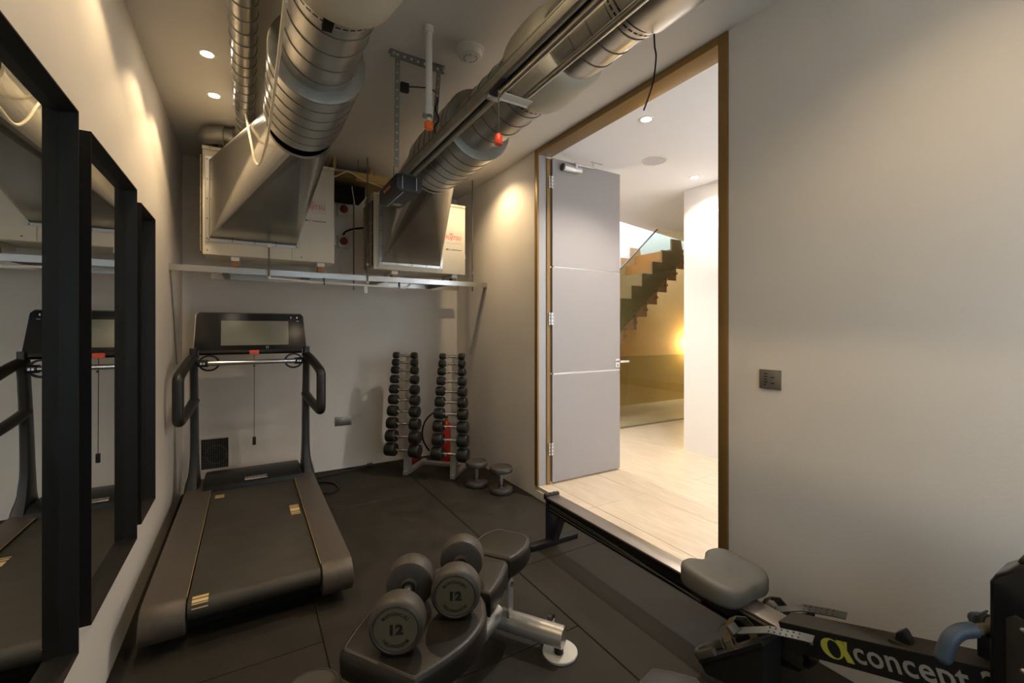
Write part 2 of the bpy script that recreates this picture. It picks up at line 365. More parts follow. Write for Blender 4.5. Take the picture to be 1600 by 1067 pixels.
    MB().box(2.046, 2.118, 2.994, 3.0345, HALL + 0.001, CEIL - 0.045).build('jamb_lining', 'bronze_sheen', fr)
    m = MB().box(2.028, 2.165, 1.376, 2.992, 2.812, CEIL - 0.002, bev=0.002); m.build('head', 'bronze', fr)
    # plaster corner bead on the gym side of the step, white riser
    struct(MB().box(2.030, 2.0395, 1.33, 3.03, 0.0, 0.064).build('trim_2', 'white'))
    return fr
room()

def door_leaf():
    d = thing('door_1', 'x', 'x', (2.168, 3.0, 0)); del d['label']; del d['category']; struct(d)
    W = 0.765; y0, y1 = -0.024, 0.021
    zs = [HALL + 0.010, 1.012, 1.904, 2.806]
    for a, b in zip(zs, zs[1:]):
        MB().box(0, W, y0, y1, a + 0.006, b - 0.006 if b < 2.8 else b, bev=0.0015, seg=1).build('panel', 'leaf', d)
    for z in zs[1:3]:
        MB().box(0.012, W - 0.004, y0 + 0.001, y1 - 0.001, z - 0.006, z + 0.006).build('inlay_strip', 'chrome', d)
    for z in (0.39, 1.47, 2.602):
        h = MB(); h.cyl((-0.012, -0.028, z - 0.05), (-0.012, -0.028, z + 0.05), 0.007, seg=12)
        h.box(-0.036, -0.012, -0.026, -0.022, z - 0.05, z + 0.05); h.box(-0.012, 0.012, -0.028, -0.0245, z - 0.05, z + 0.05)
        o = h.build('hinge', 'steel', d)
        s = MB()
        for dz in (-0.03, 0, 0.03):
            s.cyl((-0.026, -0.026, z + dz), (-0.026, -0.0285, z + dz), 0.004, seg=8); s.cyl((0.004, -0.028, z + dz), (0.004, -0.0305, z + dz), 0.004, seg=8)
        s.build('screw', 'black', o)
    # lever handle with lock plate
    hd = MB().box(W - 0.062, W - 0.012, y0 - 0.009, y0, 1.035, 1.115, bev=0.002).build('lock_plate', 'chrome', d)
    m = MB().cyl((W - 0.037, y0 - 0.009, 1.092), (W - 0.037, y0 - 0.055, 1.092), 0.010, seg=14)
    m.box(W - 0.052, W + 0.055, y0 - 0.062, y0 - 0.044, 1.081, 1.101, bev=0.004); m.build('lever', 'chrome', hd)
    MB().cyl((W - 0.037, y0 - 0.0085, 1.058), (W - 0.037, y0 - 0.0100, 1.058), 0.005, seg=10).box(W - 0.0395, W - 0.0345, y0 - 0.0100, y0 - 0.0085, 1.045, 1.058).build('keyhole', 'ink', hd)
    # overhead closer
    z = 2.735
    cl = MB().cyl((0.085, y0 - 0.035, z), (0.205, y0 - 0.035, z), 0.030, seg=24).cyl((0.205, y0 - 0.035, z), (0.275, y0 - 0.035, z), 0.024, seg=24)
    cl.box(0.10, 0.26, y0 - 0.02, y0, z - 0.02, z + 0.02)
    c = cl.build('door_closer', 'satin', d)
    MB().cyl((0.075, y0 - 0.035, z), (0.086, y0 - 0.035, z), 0.031, seg=24).build('end_cap', 'seam', c)
    m = MB().box(0.19, 0.215, y0 - 0.072, y0 - 0.060, z - 0.01, z + 0.055, bev=0.002)
    m.box(0.19, 0.40, y0 - 0.066, y0 - 0.050, z + 0.030, z + 0.055, bev=0.003)
    m.cyl((0.39, y0 - 0.058, z + 0.04), (0.39, y0 - 0.058, z + 0.095), 0.009, seg=12)
    m.box(0.37, 0.50, y0 - 0.062, y0 - 0.054, z + 0.088, z + 0.094); m.build('closer_arm', 'chrome', c)
door_leaf()

# ================================================================ downlights and small ceiling fittings
def downlight(x, y, energy, col, cone, blend, label, group, tilt=(0, 0), r=0.042):
    t = thing('downlight', label, 'downlight', (x, y, CEIL), 0, group)
    m = MB().lathe([(r * 0.72, 0.0), (r * 0.72, -0.003), (r, -0.004), (r + 0.004, -0.001), (r + 0.004, 0)], 28); m.build('trim_ring', 'white', t)
    MB().lathe([(0, -0.0022), (r * 0.70, -0.0022), (r * 0.70, -0.0005), (0, -0.0005)], 24).build('lamp', 'lampglow', t)
    l = bpy.data.lights.new('lamp_beam', 'SPOT'); l.energy = energy; l.color = col; l.spot_size = math.radians(cone); l.spot_blend = blend; l.shadow_soft_size = 0.025
    o = bpy.data.objects.new('lamp_beam', l); C.objects.link(o); o.parent = t; o.location = (0, 0, -0.012); o.rotation_euler = (tilt[0], tilt[1], 0)
for x, y, e, lab in GYM_SPOTS:
    downlight(x, y, e, WARM, 114 if x < 0 else 135, 0.35 if x < 0 else 0.7, lab, 'gym downlights')
for x, y, e, lab in HALL_SPOTS:
    downlight(x, y, e, HALLC, 130, 0.6, lab, 'hall downlights', r=0.05)
t = thing('ceiling_speaker', 'round grey flush speaker in the white hall ceiling', 'speaker', (3.05, 2.68, CEIL))
MB().lathe([(0.098, 0), (0.098, -0.004), (0.106, -0.005), (0.110, 0)], 40).build('rim', 'white', t)
MB().lathe([(0, -0.0035), (0.097, -0.003), (0.097, 0), (0, 0)], 40).build('grille', 'grille', t)
t = thing('smoke_detector', 'round off-white smoke detector on the gym ceiling', 'smoke detector', (1.005, 2.112, CEIL))
MB().lathe([(0, -0.012), (0.070, -0.012), (0.072, 0), (0, 0)], 36).build('base', 'white', t)
MB().lathe([(0, -0.048), (0.045, -0.048), (0.058, -0.043), (0.062, -0.034), (0.062, -0.012), (0, -0.012)], 36).build('housing', 'white', t)
for a in range(0, 360, 30):
    if a in (90, 270): continue
    c_, s_ = math.cos(math.radians(a)), math.sin(math.radians(a))
    MB().cyl((0.034 * c_, 0.034 * s_, -0.0475), (0.034 * c_, 0.034 * s_, -0.0488), 0.0038, seg=8).build('vent_slot', 'black_matte', t)
MB().box(-0.016, -0.002, -0.03, -0.018, -0.049, -0.0475).build('test_mark', 'grille', t)

t = thing('white_pipe', 'white plastic pipe hanging from the ceiling with an orange end', 'pipe', (0.757, 2.059, CEIL))
MB().cyl((0, 0, 0), (0, 0, -0.42), 0.016, seg=20).build('pipe', 'white', t)
MB().cyl((0, 0, 0), (0, 0, -0.03), 0.022, seg=20).build('ceiling_collar', 'white', t)
MB().cyl((0, 0, -0.39), (0, 0, -0.432), 0.0195, seg=20).build('socket', 'white', t)
MB().cyl((0, 0, -0.428), (0, 0, -0.447), 0.017, seg=18).box(-0.030, -0.012, -0.008, 0.008, -0.448, -0.428, bev=0.002).build('clamp', 'galv_dull', t)
MB().cyl((0, 0, -0.446), (0, 0, -0.462), 0.013, seg=18).build('neck', 'white', t)
MB().lathe([(0, -0.50), (0.018, -0.50), (0.022, -0.494), (0.022, -0.468), (0.014, -0.462), (0, -0.462)], 14).build('end_cap', 'orange', t)

def perforated(name, p, q, wdir, width, parent, hole=0.045):
    """angle strip with a row of bright punched holes"""
    o = MB().strip([p, q], wdir, width, 0.003).build(name, 'galv_dull', parent)
    p, q = Vector(p), Vector(q); d = q - p; n = int(d.length / hole); nn = d.normalized().cross(Vector(wdir).normalized())
    h = MB()
    for i in range(1, n):
        c = p + d * (i / n); h.cyl(c - nn * 0.0022, c + nn * 0.0022, width * 0.16, seg=8)
    ho = h.build('hole', 'white', o); ho['kind'] = 'stuff'
    return o
t = thing('perforated_hanger', 'punched steel angle hanger bolted to the ceiling with two straps', 'hanger', (0, 0, 0))
perforated('ceiling_angle', (0.640, 2.315, 2.835), (0.945, 2.330, 2.835), (0, 0, 1), 0.042, t, 0.035)
MB().box(0.640, 0.945, 2.318, 2.352, 2.852, 2.857).build('top_flange', 'galv_dull', t)
perforated('strap', (0.678, 2.318, 2.83), (0.672, 2.318, 2.24), (1, 0, 0), 0.026, t)
perforated('strap', (0.915, 2.330, 2.83), (0.885, 2.330, 2.44), (1, 0, 0), 0.026, t)
for x in (0.93, 0.655): MB().cyl((x, 2.326, 2.83), (x, 2.300, 2.83), 0.009, seg=6).build('bolt', 'steel', t)
t = thing('black_adaptor', 'small black plug adaptor dangling on a cable from the hanger strap', 'adaptor', (0, 0, 0))
p = on_y(632, 137, 2.40)
MB().box(p.x - 0.024, p.x + 0.024, p.y - 0.014, p.y + 0.014, p.z - 0.026, p.z + 0.026, bev=0.006).build('body', 'black', t)
e = Vector((0.905, 2.322, 2.66))
MB().tube([p + Vector((0.024, 0, 0.012)), p + Vector((0.08, -0.01, 0.020)), p + Vector((0.15, -0.03, 0.018)), e, (0.890, 2.318, 2.60), (0.912, 2.322, 2.55), (0.885, 2.318, 2.50), (0.893, 2.318, 2.44), (0.87, 2.318, 2.40)], 0.004, 8, smooth=6).build('cable', 'black', t)

# ================================================================ ducts
def seam_rings(parent, xc, zc, R, y0, y1, step, mname='seam'):
    me = MB().tube([((R + 0.001) * math.cos(2 * PI * k / 48), 0, (R + 0.001) * math.sin(2 * PI * k / 48)) for k in range(48)], 0.0028, 5, closed=True).mesh('seam_ring', mname)
    n = max(1, int((y1 - y0) / step))
    for k in range(n):
        o = inst('seam_ring', me, parent, (xc, y0 + (k + 0.6) * step, zc), (math.radians(3), 0, math.radians(4)))
def section(name, xc, zc, R, y0, y1, parent, m='galv'):
    return MB().lathe([(R - 0.004, y0), (R, y0 + 0.002), (R, y1 - 0.002), (R - 0.004, y1)], 56, 'Y', (xc, 0, zc)).build(name, m, parent)
def ring_face(xc, zc, R, r, y, parent, th=0.012):
    return MB().lathe([(r, y), (R - 0.002, y), (R + 0.004, y + 0.003), (R + 0.004, y + th), (r, y + th), (r, y)], 56, 'Y', (xc, 0, zc)).build('end_flange', 'galv_dull', parent)
def inline_fan(xc, zc, R, r, y0, y1, parent):
    L = y1 - y0
    prof = [(r, y0)]
    for k in range(0, 9):
        u = k / 8; prof.append((r + (R - r) * math.sin(min(1, u / 0.45) * PI / 2) if u < 0.45 else r + (R - r) * math.sin((1 - u) / 0.55 * PI / 2) ** 0.6 if u < 1 else r, y0 + L * u))
    prof = [(r * 0.98, y0), (r + (R - r) * 0.62, y0 + 0.015 * 1), (r + (R - r) * 0.9, y0 + L * 0.2), (R, y0 + L * 0.42), (R, y0 + L * 0.6), (r + (R - r) * 0.92, y0 + L * 0.8), (r + (R - r) * 0.7, y0 + L * 0.94), (r * 0.98, y1)]
    return MB().lathe(prof, 56, 'Y', (xc, 0, zc)).build('silencer_shell', 'beige', parent, angle=60)
def clamp_band(xc, zc, R, y, parent, strap_at=None):
    o = MB().lathe([(R + 0.001, y - 0.016), (R + 0.006, y - 0.016), (R + 0.006, y + 0.016), (R + 0.001, y + 0.016)], 56, 'Y', (xc, 0, zc)).build('clamp_band', 'steel', parent)
    h = MB()
    for k in range(0, 40):
        a = 2 * PI * k / 40; d = Vector((math.cos(a), 0, math.sin(a))); tdir = Vector((-math.sin(a), 0, math.cos(a)))
        c = Vector((xc, y, zc)) + d * (R + 0.0062)
        h.box(-0.009, 0.009, -0.0035, 0.0035, -0.0006, 0.0006) if False else h.faces([c - tdir * 0.009 + Vector((0, -0.004, 0)), c + tdir * 0.009 + Vector((0, -0.004, 0)), c + tdir * 0.009 + Vector((0, 0.004, 0)), c - tdir * 0.009 + Vector((0, 0.004, 0))], [(0, 1, 2, 3)])
    ho = h.build('slot', 'ink', o); ho['kind'] = 'stuff'
    return o
X1, Z1 = 0.264, 2.571
t = thing('spiral_duct', 'large galvanised spiral duct with a wide flange above the treadmill', 'duct', (X1, 2.2, CEIL - 0.6))
t.location = (0, 0, 0)
section('wide_section', X1, Z1, 0.195, 2.10, 2.71, t); seam_rings(t, X1, Z1, 0.195, 2.12, 2.70, 0.105)
ring_face(X1, Z1, 0.195, 0.149, 2.09, t)
section('narrow_section', X1, Z1, 0.150, 1.50, 2.16, t); seam_rings(t, X1, Z1, 0.150, 1.60, 2.07, 0.115)
inline_fan(X1, Z1, 0.205, 0.152, 0.98, 1.575, t)
clamp_band(X1, Z1, 0.152, 1.605, t)
section('narrow_section', X1, Z1, 0.150, YF + 0.002, 1.02, t); seam_rings(t, X1, Z1, 0.150, 0.0, 0.95, 0.115)
p = on_y(508, 27, 1.585)
MB().box(0.215, 0.248, 1.566, 1.630, 2.415 - 0.012, 2.428, bev=0.002).build('clamp_lock', 'black_matte', t)
MB().lathe([(0.12, 2.7101), (0.19, 2.7101), (0.19, 2.712), (0.12, 2.712)], 40, 'Y', (X1, 0, Z1)).build('inner_rim', 'black_matte', t)
m = MB()
for y in (1.61, 0.6): m.cyl((X1 - 0.14, y, Z1 + 0.06), (X1 - 0.14, y, CEIL), 0.004, seg=8); m.cyl((X1 + 0.14, y, Z1 + 0.06), (X1 + 0.14, y, CEIL), 0.004, seg=8)
m.build('hanger_rod', 'seam', t)

X2, Z2 = 1.128, 2.543
t = thing('spiral_duct', 'galvanised spiral duct with beige silencer beside the door opener rail', 'duct')
section('wide_section', X2, Z2, 0.195, 2.26, 2.93, t); seam_rings(t, X2, Z2, 0.195, 2.30, 2.92, 0.095)
ring_face(X2, Z2, 0.195, 0.149, 2.25, t)
section('narrow_section', X2, Z2, 0.150, 1.66, 2.30, t); seam_rings(t, X2, Z2, 0.150, 1.70, 2.22, 0.11)
inline_fan(X2, Z2, 0.186, 0.152, 1.40, 1.69, t)
clamp_band(X2, Z2, 0.152, 1.715, t); 
section('narrow_section', X2, Z2, 0.150, 1.03, 1.42, t); seam_rings(t, X2, Z2, 0.150, 1.04, 1.40, 0.095)
clamp_band(X2, Z2, 0.152, 1.072, t)
section('coupler_section', X2, Z2, 0.166, YF + 0.002, 1.045, t); seam_rings(t, X2, Z2, 0.166, 0.1, 1.0, 0.16)
m = MB()
for y in (1.715, 1.072): m.cyl((X2 + 0.14, y, Z2 + 0.06), (X2 + 0.14, y, CEIL), 0.004, seg=8)
m.build('hanger_rod', 'seam', t)

X0, Z0, R0 = -0.02, 2.785, 0.056
t = thing('slim_duct', 'slim galvanised spiral duct running along the ceiling to an elbow', 'duct')
section('tube', X0, Z0, R0, YF + 0.002, 3.70, t); seam_rings(t, X0, Z0, R0, 1.9, 3.6, 0.10, 'galv_dull')
MB().tube([(X0, 3.65, Z0), (X0 - 0.01, 3.72, Z0), (X0 - 0.04, 3.78, Z0 - 0.005), (X0 - 0.09, 3.80, Z0 - 0.01), (X0 - 0.14, 3.80, Z0 - 0.01)], R0 + 0.002, 28, smooth=6).build('elbow', 'galv_dull', t)
MB().tube([(X0 - 0.13, 3.80, Z0 - 0.01), (X0 - 0.165, 3.80, Z0 - 0.01), (X0 - 0.215, 3.82, Z0 - 0.01), (X0 - 0.235, 3.88, Z0 - 0.012), (X0 - 0.235, 3.97, Z0 - 0.012), (X0 - 0.235, 4.63, Z0 - 0.012)], R0 + 0.006, 28, smooth=6).build('elbow', 'galv_dull', t)
MB().tube([((X0 - 0.135), 3.80 + (R0 + 0.009) * math.cos(a * PI / 16), Z0 - 0.01 + (R0 + 0.009) * math.sin(a * PI / 16)) for a in range(32)], 0.005, 6, closed=True).build('joint_bead', 'galv_dull', t)

def hood(name_label, x0, x1, z0, z1, yb, xc, zc, R, yc, group=None):
    t = thing('duct_hood', name_label, 'duct hood')
    N = 40
    corners = [Vector((x1, yb, z1)), Vector((x0, yb, z1)), Vector((x0, yb, z0)), Vector((x1, yb, z0))]
    circ = [Vector((xc + R * math.cos(2 * PI * k / N), yc, zc + R * math.sin(2 * PI * k / N))) for k in range(N)]
    V = corners + circ; Fc = []
    q = N // 4
    # quarter arcs belong to corners; quarter k spans angles k*90..(k+1)*90
    for k in range(4):
        for i in range(q):
            a = 4 + (k * q + i) % N; b = 4 + (k * q + i + 1) % N
            Fc.append((k, a, b))
        Fc.append((k, 4 + ((k + 1) * q) % N, (k + 1) % 4))
    MB().faces(V, Fc).build('transition', 'galv_hood', t, angle=2.5)
    m = MB(); w_ = 0.022
    m.box(x0 - w_, x0, yb - 0.004, yb + 0.004, z0 - w_, z1 + w_); m.box(x1, x1 + w_, yb - 0.004, yb + 0.004, z0 - w_, z1 + w_)
    m.box(x0, x1, yb - 0.004, yb + 0.004, z0 - w_, z0); m.box(x0, x1, yb - 0.004, yb + 0.004, z1, z1 + w_)
    m.build('flange', 'galv', t)
    s = MB()
    for k in range(5):
        s.cyl((x0 + (x1 - x0) * k / 4, yb - 0.004, z0 - 0.011), (x0 + (x1 - x0) * k / 4, yb - 0.008, z0 - 0.011), 0.005, seg=8)
        s.cyl((x0 - 0.011, yb - 0.004, z0 + (z1 - z0) * k / 4), (x0 - 0.011, yb - 0.008, z0 + (z1 - z0) * k / 4), 0.005, seg=8)
    s.build('screw', 'seam', t)
    MB().lathe([(R - 0.001, yc), (R + 0.003, yc), (R + 0.003, yc - 0.03), (R - 0.001, yc - 0.03)], 48, 'Y', (xc, 0, zc)).build('spigot', 'galv', t)
    return t
YU = 3.85
t = hood('folded galvanised hood tapering from the left condenser to its duct', -0.242, 0.324, 2.037, 2.602, YU - 0.012, X1 - 0.005, Z1 - 0.035, 0.172, 2.79)
t = hood('folded galvanised hood tapering from the right condenser behind the opener motor', 0.985, 1.520, 1.963, 2.50, YU - 0.012, X2, Z2 - 0.01, 0.180, 2.99)

# ================================================================ condensers on the shelf
def condenser(x0, x1, z0, z1, label, lx, lz, cream):
    t = thing('condenser', label, 'air conditioner', ((x0 + x1) / 2, YU, z0))
    cx = (x0 + x1) / 2; W = (x1 - x0) / 2; Hh = z1 - z0
    MB().box(-W, W, 0, 0.33, 0, Hh - 0.028, bev=0.006).build('casing', cream, t)
    MB().box(-W - 0.003, W + 0.003, -0.003, 0.333, Hh - 0.026, Hh, bev=0.006).build('lid', cream, t)
    m = MB()
    for k in (-0.9, -0.3, 0.3, 0.9): m.cyl((k * W, -0.003, Hh - 0.014), (k * W, -0.006, Hh - 0.014), 0.004, seg=8)
    m.cyl((-W + 0.03, 0, 0.03), (-W + 0.03, -0.003, 0.03), 0.005, seg=8); m.cyl((W * 0.45, 0, 0.03), (W * 0.45, -0.003, 0.03), 0.005, seg=8)
    m.build('screw', 'seam', t)
    MB().box(W * 0.30 - 0.001, W * 0.30 + 0.001, -0.0008, 0, 0.0, Hh - 0.03).build('panel_joint', 'seam', t)
    lp = MB().box(lx - cx - 0.085, lx - cx + 0.085, -0.0016, 0, lz - z0 - 0.055, lz - z0 + 0.06).build('badge', 'label', t)
    tm = inst('badge_lettering', text_mesh('FUJITSU', 0.052, 'logo_red', sx=0.82, bold=0.0006), lp); tm.matrix_local = basis((1, 0, 0), (0, 0, 1), (lx - cx, -0.0022, lz - z0 - 0.005))
    a = [Vector((lx - cx - 0.02 + 0.017 * math.sin(k * PI / 12), -0.0022, lz - z0 + 0.030 + 0.008 * math.sin(k * PI / 6))) for k in range(24)]
    MB().tube(a, 0.0018, 5, closed=True).build('badge_loop', 'logo_red', lp)
    bx = lx - cx - 0.078; bz = lz - z0 - 0.115
    m = MB().faces([(bx, -0.001, bz), (bx + 0.022, -0.001, bz + 0.008), (bx + 0.022, -0.001, bz - 0.008)], [(0, 1, 2)])
    m.tube([(bx + 0.036 + 0.012 * math.cos(k * PI / 8), -0.001, bz + 0.006 * math.sin(k * PI / 8)) for k in range(16)], 0.0012, 4, closed=True)
    x = bx + 0.06
    for k in range(11):
        m.box(x, x + 0.0065, -0.0012, 0, bz - 0.0035, bz + 0.0035); x += 0.0095
    m.build('small_print', 'ink', t)
    # side grip and coil guard on the left flank
    MB().box(W, W + 0.02, 0.03, 0.06, 0.16, 0.175, bev=0.004).cyl((W + 0.012, 0.045, 0.18), (W + 0.012, 0.045, 0.205), 0.008, seg=10).build('service_valve', 'white', t)
    for k in range(7):
        z = 0.03 + k * (Hh - 0.1) / 6
        MB().cyl((-W - 0.012, 0.02, z), (-W - 0.012, 0.34, z), 0.004, seg=6).build('guard_bar', 'wirebeige', t)
    for k in range(9):
        y = 0.03 + k * 0.037
        MB().cyl((-W - 0.012, y, 0.03), (-W - 0.012, y, Hh - 0.07), 0.003, seg=6).build('guard_bar', 'wirebeige', t)
    MB().box(-W - 0.004, -W + 0.001, 0.02, 0.32, 0.03, Hh - 0.07).build('coil', 'black_matte', t)
    for sx_ in (-0.55, 0.78):
        f = MB().box(sx_ * W - 0.028, sx_ * W + 0.028, 0.035, 0.30, -0.030, 0, bev=0.002).build('foot', 'white', t)
        MB().box(sx_ * W - 0.022, sx_ * W + 0.022, 0.04, 0.12, 1.8455 - z0, -0.030, bev=0.003).build('rubber_mount', 'brass', f)
    return t
condenser(-0.283, 0.605, 1.922, 2.705, 'cream condenser unit at the left end of the steel shelf', 0.458, 2.365, 'cream')
condenser(0.920, 1.779, 1.900, 2.560, 'cream condenser unit at the right end of the steel shelf', 1.655, 2.245, 'cream')

t = thing('steel_shelf', 'galvanised steel shelf frame spanning the room under the condensers', 'shelf', (0, 0, 0))
MB().box(XL + 0.001, XR - 0.001, 3.900, 3.906, 1.800, 1.845).box(XL + 0.001, XR - 0.001, 3.906, 3.945, 1.839, 1.845).build('front_beam', 'galv', t)
MB().box(-0.26, 1.95, 4.380, 4.386, 1.800, 1.843).box(-0.26, 1.95, 4.386, 4.42, 1.837, 1.843).build('rear_beam', 'galv', t)
for x in (-0.15, 0.42, 1.02, 1.62):
    MB().box(x - 0.02, x + 0.02, 3.946, 4.379, 1.803, 1.8430).build('cross_member', 'galv_dull', t)
for x in (XR - 0.004, XL + 0.004):
    MB().strip([(x, 3.955, 1.80), (x, 4.29, 1.12)], (0, 0.9, 0.45), 0.035, 0.005).build('wall_strip', 'galv', t)  # thin steel strip slanting down each side wall
def rod(label, x, y, z0, z1, nuts=()):
    o = tag(MB().cyl((x, y, z0), (x, y, z1), 0.006, seg=10).build('threaded_rod', 'seam'), label, 'rod')
    for z in nuts: MB().cyl((x, y, z), (x, y, z + 0.02), 0.012, seg=6).build('nut', 'steel', o)
rod('black threaded rod from the ceiling to the shelf between the condensers', 0.880, 3.893, 1.76, CEIL, (1.775, 1.93)); rod('threaded rod from the ceiling to the shelf end by the right wall', 1.905, 3.955, 1.76, CEIL, (1.93,))
rod('threaded rod dropping to the rear shelf beam between the condensers', 0.860, 4.372, 1.76, CEIL, (1.77,))
rod('short threaded rod from the left hood flange to the shelf beam', 0.135, 3.83, 1.76, 2.02, (1.765, 2.005))
t = thing('condensate_pipe', 'thin white condensate pipe clipped along under the shelf beam', 'pipe')
m = MB().tube([(0.14, 3.87, 1.775), (0.50, 3.875, 1.762), (1.20, 3.88, 1.752), (1.235, 3.89, 1.768), (1.26, 3.93, 1.79)], 0.010, 10); m.build('pipe', 'white', t)
MB().box(0.845, 0.875, 3.870, 3.895, 1.69, 1.755, bev=0.003).build('drain_stub', 'white', t)
for x in (0.53, 1.15): MB().box(x - 0.004, x + 0.004, 3.862, 3.90, 1.745, 1.80).build('clip', 'black', t)

for (u, v), lab in (((537, 327), 'upper red rotary isolator switch on the back wall'), ((537, 377), 'lower red rotary isolator switch on the back wall')):
    p = on_y(u, v, YB - 0.05)
    t = thing('isolator_switch', lab, 'switch', (p.x, YB, p.z))
    MB().box(-0.055, 0.055, -0.055, 0, -0.06, 0.06, bev=0.005).build('box', 'cream', t)
    k = MB().lathe([(0, 0.022), (0.034, 0.022), (0.038, 0.012), (0.038, 0), (0, 0)], 24, loc=(0, -0.055, 0), direction=(0, -1, 0)).build('dial', 'shaded_red', t)
    MB().box(-0.008, 0.008, -0.092, -0.076, -0.034, 0.034, bev=0.002).build('knob_bar', 'shaded_red', k)
    MB().tube([(0, -0.03, 0.06), (-0.01, -0.03, 0.10), (-0.05, -0.03, 0.14), (-0.12, -0.02, 0.15)] if v < 350 else [(0, -0.03, 0.06), (0.02, -0.03, 0.10), (0.08, -0.04, 0.13), (0.14, -0.1, 0.135), (0.20, -0.16, 0.135)], 0.009, 8, smooth=5).build('cable', 'black_matte', t)
# timber boards laid on top between the two units
t = thing('timber_board', 'long pine board bridging behind the left condenser top', 'board', (0, 0, 0))
MB().box(0.42, 1.10, 4.00, 4.10, 2.735, 2.755).build('plank', 'pine', t); t2 = MB().box(0.42, 1.10, 4.112, 4.62, 2.735, 2.752).build('back_plank', 'pine', t)
MB().box(0.62, 0.64, 4.00, 4.62, 2.752, CEIL).box(0.95, 0.97, 4.11, 4.62, 2.753, CEIL).build('batten', 'pine', t)
t = tag(MB().box(0.80, 1.16, 3.965, 3.99, 2.665, 2.735).build('timber_offcut', 'pine'), 'short pine offcut beside the right condenser top', 'board')
MB().cyl((0.82, 3.978, 2.735), (0.82, 3.978, CEIL), 0.004, seg=6).cyl((1.13, 3.978, 2.735), (1.13, 3.978, CEIL), 0.004, seg=6).build('fixing', 'seam', t)
t = tag(MB().box(0.605, 0.93, 4.22, 4.50, 2.60, 2.70).build('cable_tray', 'black_matte'), 'black cable tray in the shadow behind the condensers', 'cable tray')
MB().cyl((0.64, 4.4, 2.70), (0.64, 4.4, 2.735), 0.01, seg=8).cyl((0.90, 4.4, 2.70), (0.90, 4.4, 2.735), 0.01, seg=8).build('hanger', 'black_matte', t)

# loose cords
def cord(label, pts, r, m, cat='cord', sm=6): 
    return tag(MB().tube(pts, r, 8, smooth=sm).build('cord', m), label, cat)
P_ = [(446, 0, 1.42), (441, 40, 1.62), (436, 85, 1.85), (430, 130, 2.06), (424, 175, 2.25), (419, 210, 2.45), (413, 236, 2.66), (405, 257, 2.76), (398, 250, 2.82), (393, 226, 2.90), (389, 206, 3.00), (384, 178, 3.16)]
cord('cream flex looping down in front of the left hood', [on_y(*p) for p in P_], 0.0065, 'cord_white')
q = [(498, 273, 3.84), (508, 276, 3.84), (522, 276, 3.83), (534, 271, 3.93), (545, 268, 3.95), (565, 280, 3.94), (585, 288, 3.93), (599, 294, 3.92), (600, 305, 3.90)]
cord('cream flex trailing across the top of the left condenser', [on_y(*p) for p in q], 0.005, 'cord_white')
cord('short cream flex hooked at the top corner of the right condenser', [on_y(u, v, y) for u, v, y in [(583, 306, 3.835), (588, 303, 3.83), (594, 304, 3.83), (599, 308, 3.83)]], 0.005, 'cord_white')
cord('thin white wires hanging over the black cable tray', [on_y(u, v, 4.2) for u, v in [(550, 291), (551, 300), (556, 330), (560, 350)]], 0.004, 'white')
cord('pale thin wire dangling beside the lower isolator switch', [on_y(u, v, 4.585) for u, v in [(538, 392), (530, 402), (532, 420), (536, 430)]], 0.004, 'white')
# slack black cord from the duct clamp
a = on_y(1022, 50, 1.07)
cord('slack black wire hanging from the duct clamp in front of the doorway', [a, a + Vector((0.003, 0, -0.05)), on_y(1025, 90, 1.07), on_y(1020, 130, 1.07), on_y(1006, 172, 1.07)], 0.0028, 'black_matte')

# ================================================================ door opener rail
t = thing('door_opener', 'ceiling door opener with dark grey motor box on a slotted rail', 'door opener', (0, 0, 0))
XO = 0.866
m = MB(); m.box(XO - 0.036, XO - 0.012, YF + 0.01, 2.72, 2.345, 2.385, bev=0.003); m.box(XO + 0.012, XO + 0.036, YF + 0.01, 2.72, 2.345, 2.385, bev=0.003)
m.box(XO - 0.036, XO + 0.036, YF + 0.01, 2.72, 2.386, 2.394); rl = m.build('rail', 'galv_dull', t)
MB().box(XO - 0.012, XO + 0.012, YF + 0.01, 2.72, 2.362, 2.384).build('slot', 'ink', rl)
MB().cyl((XO, YF + 0.02, 2.37), (XO, 1.45, 2.37), 0.006, seg=8).build('chain', 'black', t)
pts = [(XO - 0.082, 2.262), (XO - 0.064, 2.243), (XO + 0.064, 2.243), (XO + 0.082, 2.262), (XO + 0.082, 2.345), (XO - 0.082, 2.345)]
mb = MB().prism(pts, 2.70, 3.12, 'Y', bev=0.006).build('motor_box', 'black', t)
mb.data.materials[0] = mat('opener_grey', (0.026, 0.027, 0.031), 0.42)
for dx in (-0.045, 0.045): MB().box(XO + dx - 0.0025, XO + dx + 0.0025, 2.697, 2.700, 2.255, 2.335).build('trim_line', 'satin', mb)
MB().box(XO - 0.036, XO - 0.030, 2.72, 3.10, 2.2405, 2.2435).build('ridge', 'satin', mb)
MB().box(XO - 0.02, XO + 0.045, 3.00, 3.05, 2.2400, 2.2435).build('lamp_lens', 'screen', mb)
m = MB()
q0 = [(2.84 + 0.022 * k, 2.300 + (0.011 if k % 2 else -0.006)) for k in range(8)]
m.tube([(XO - 0.0825, y, z) for y, z in q0], 0.0038, 5, smooth=3); m.build('logo_mark', 'orange_print', mb)
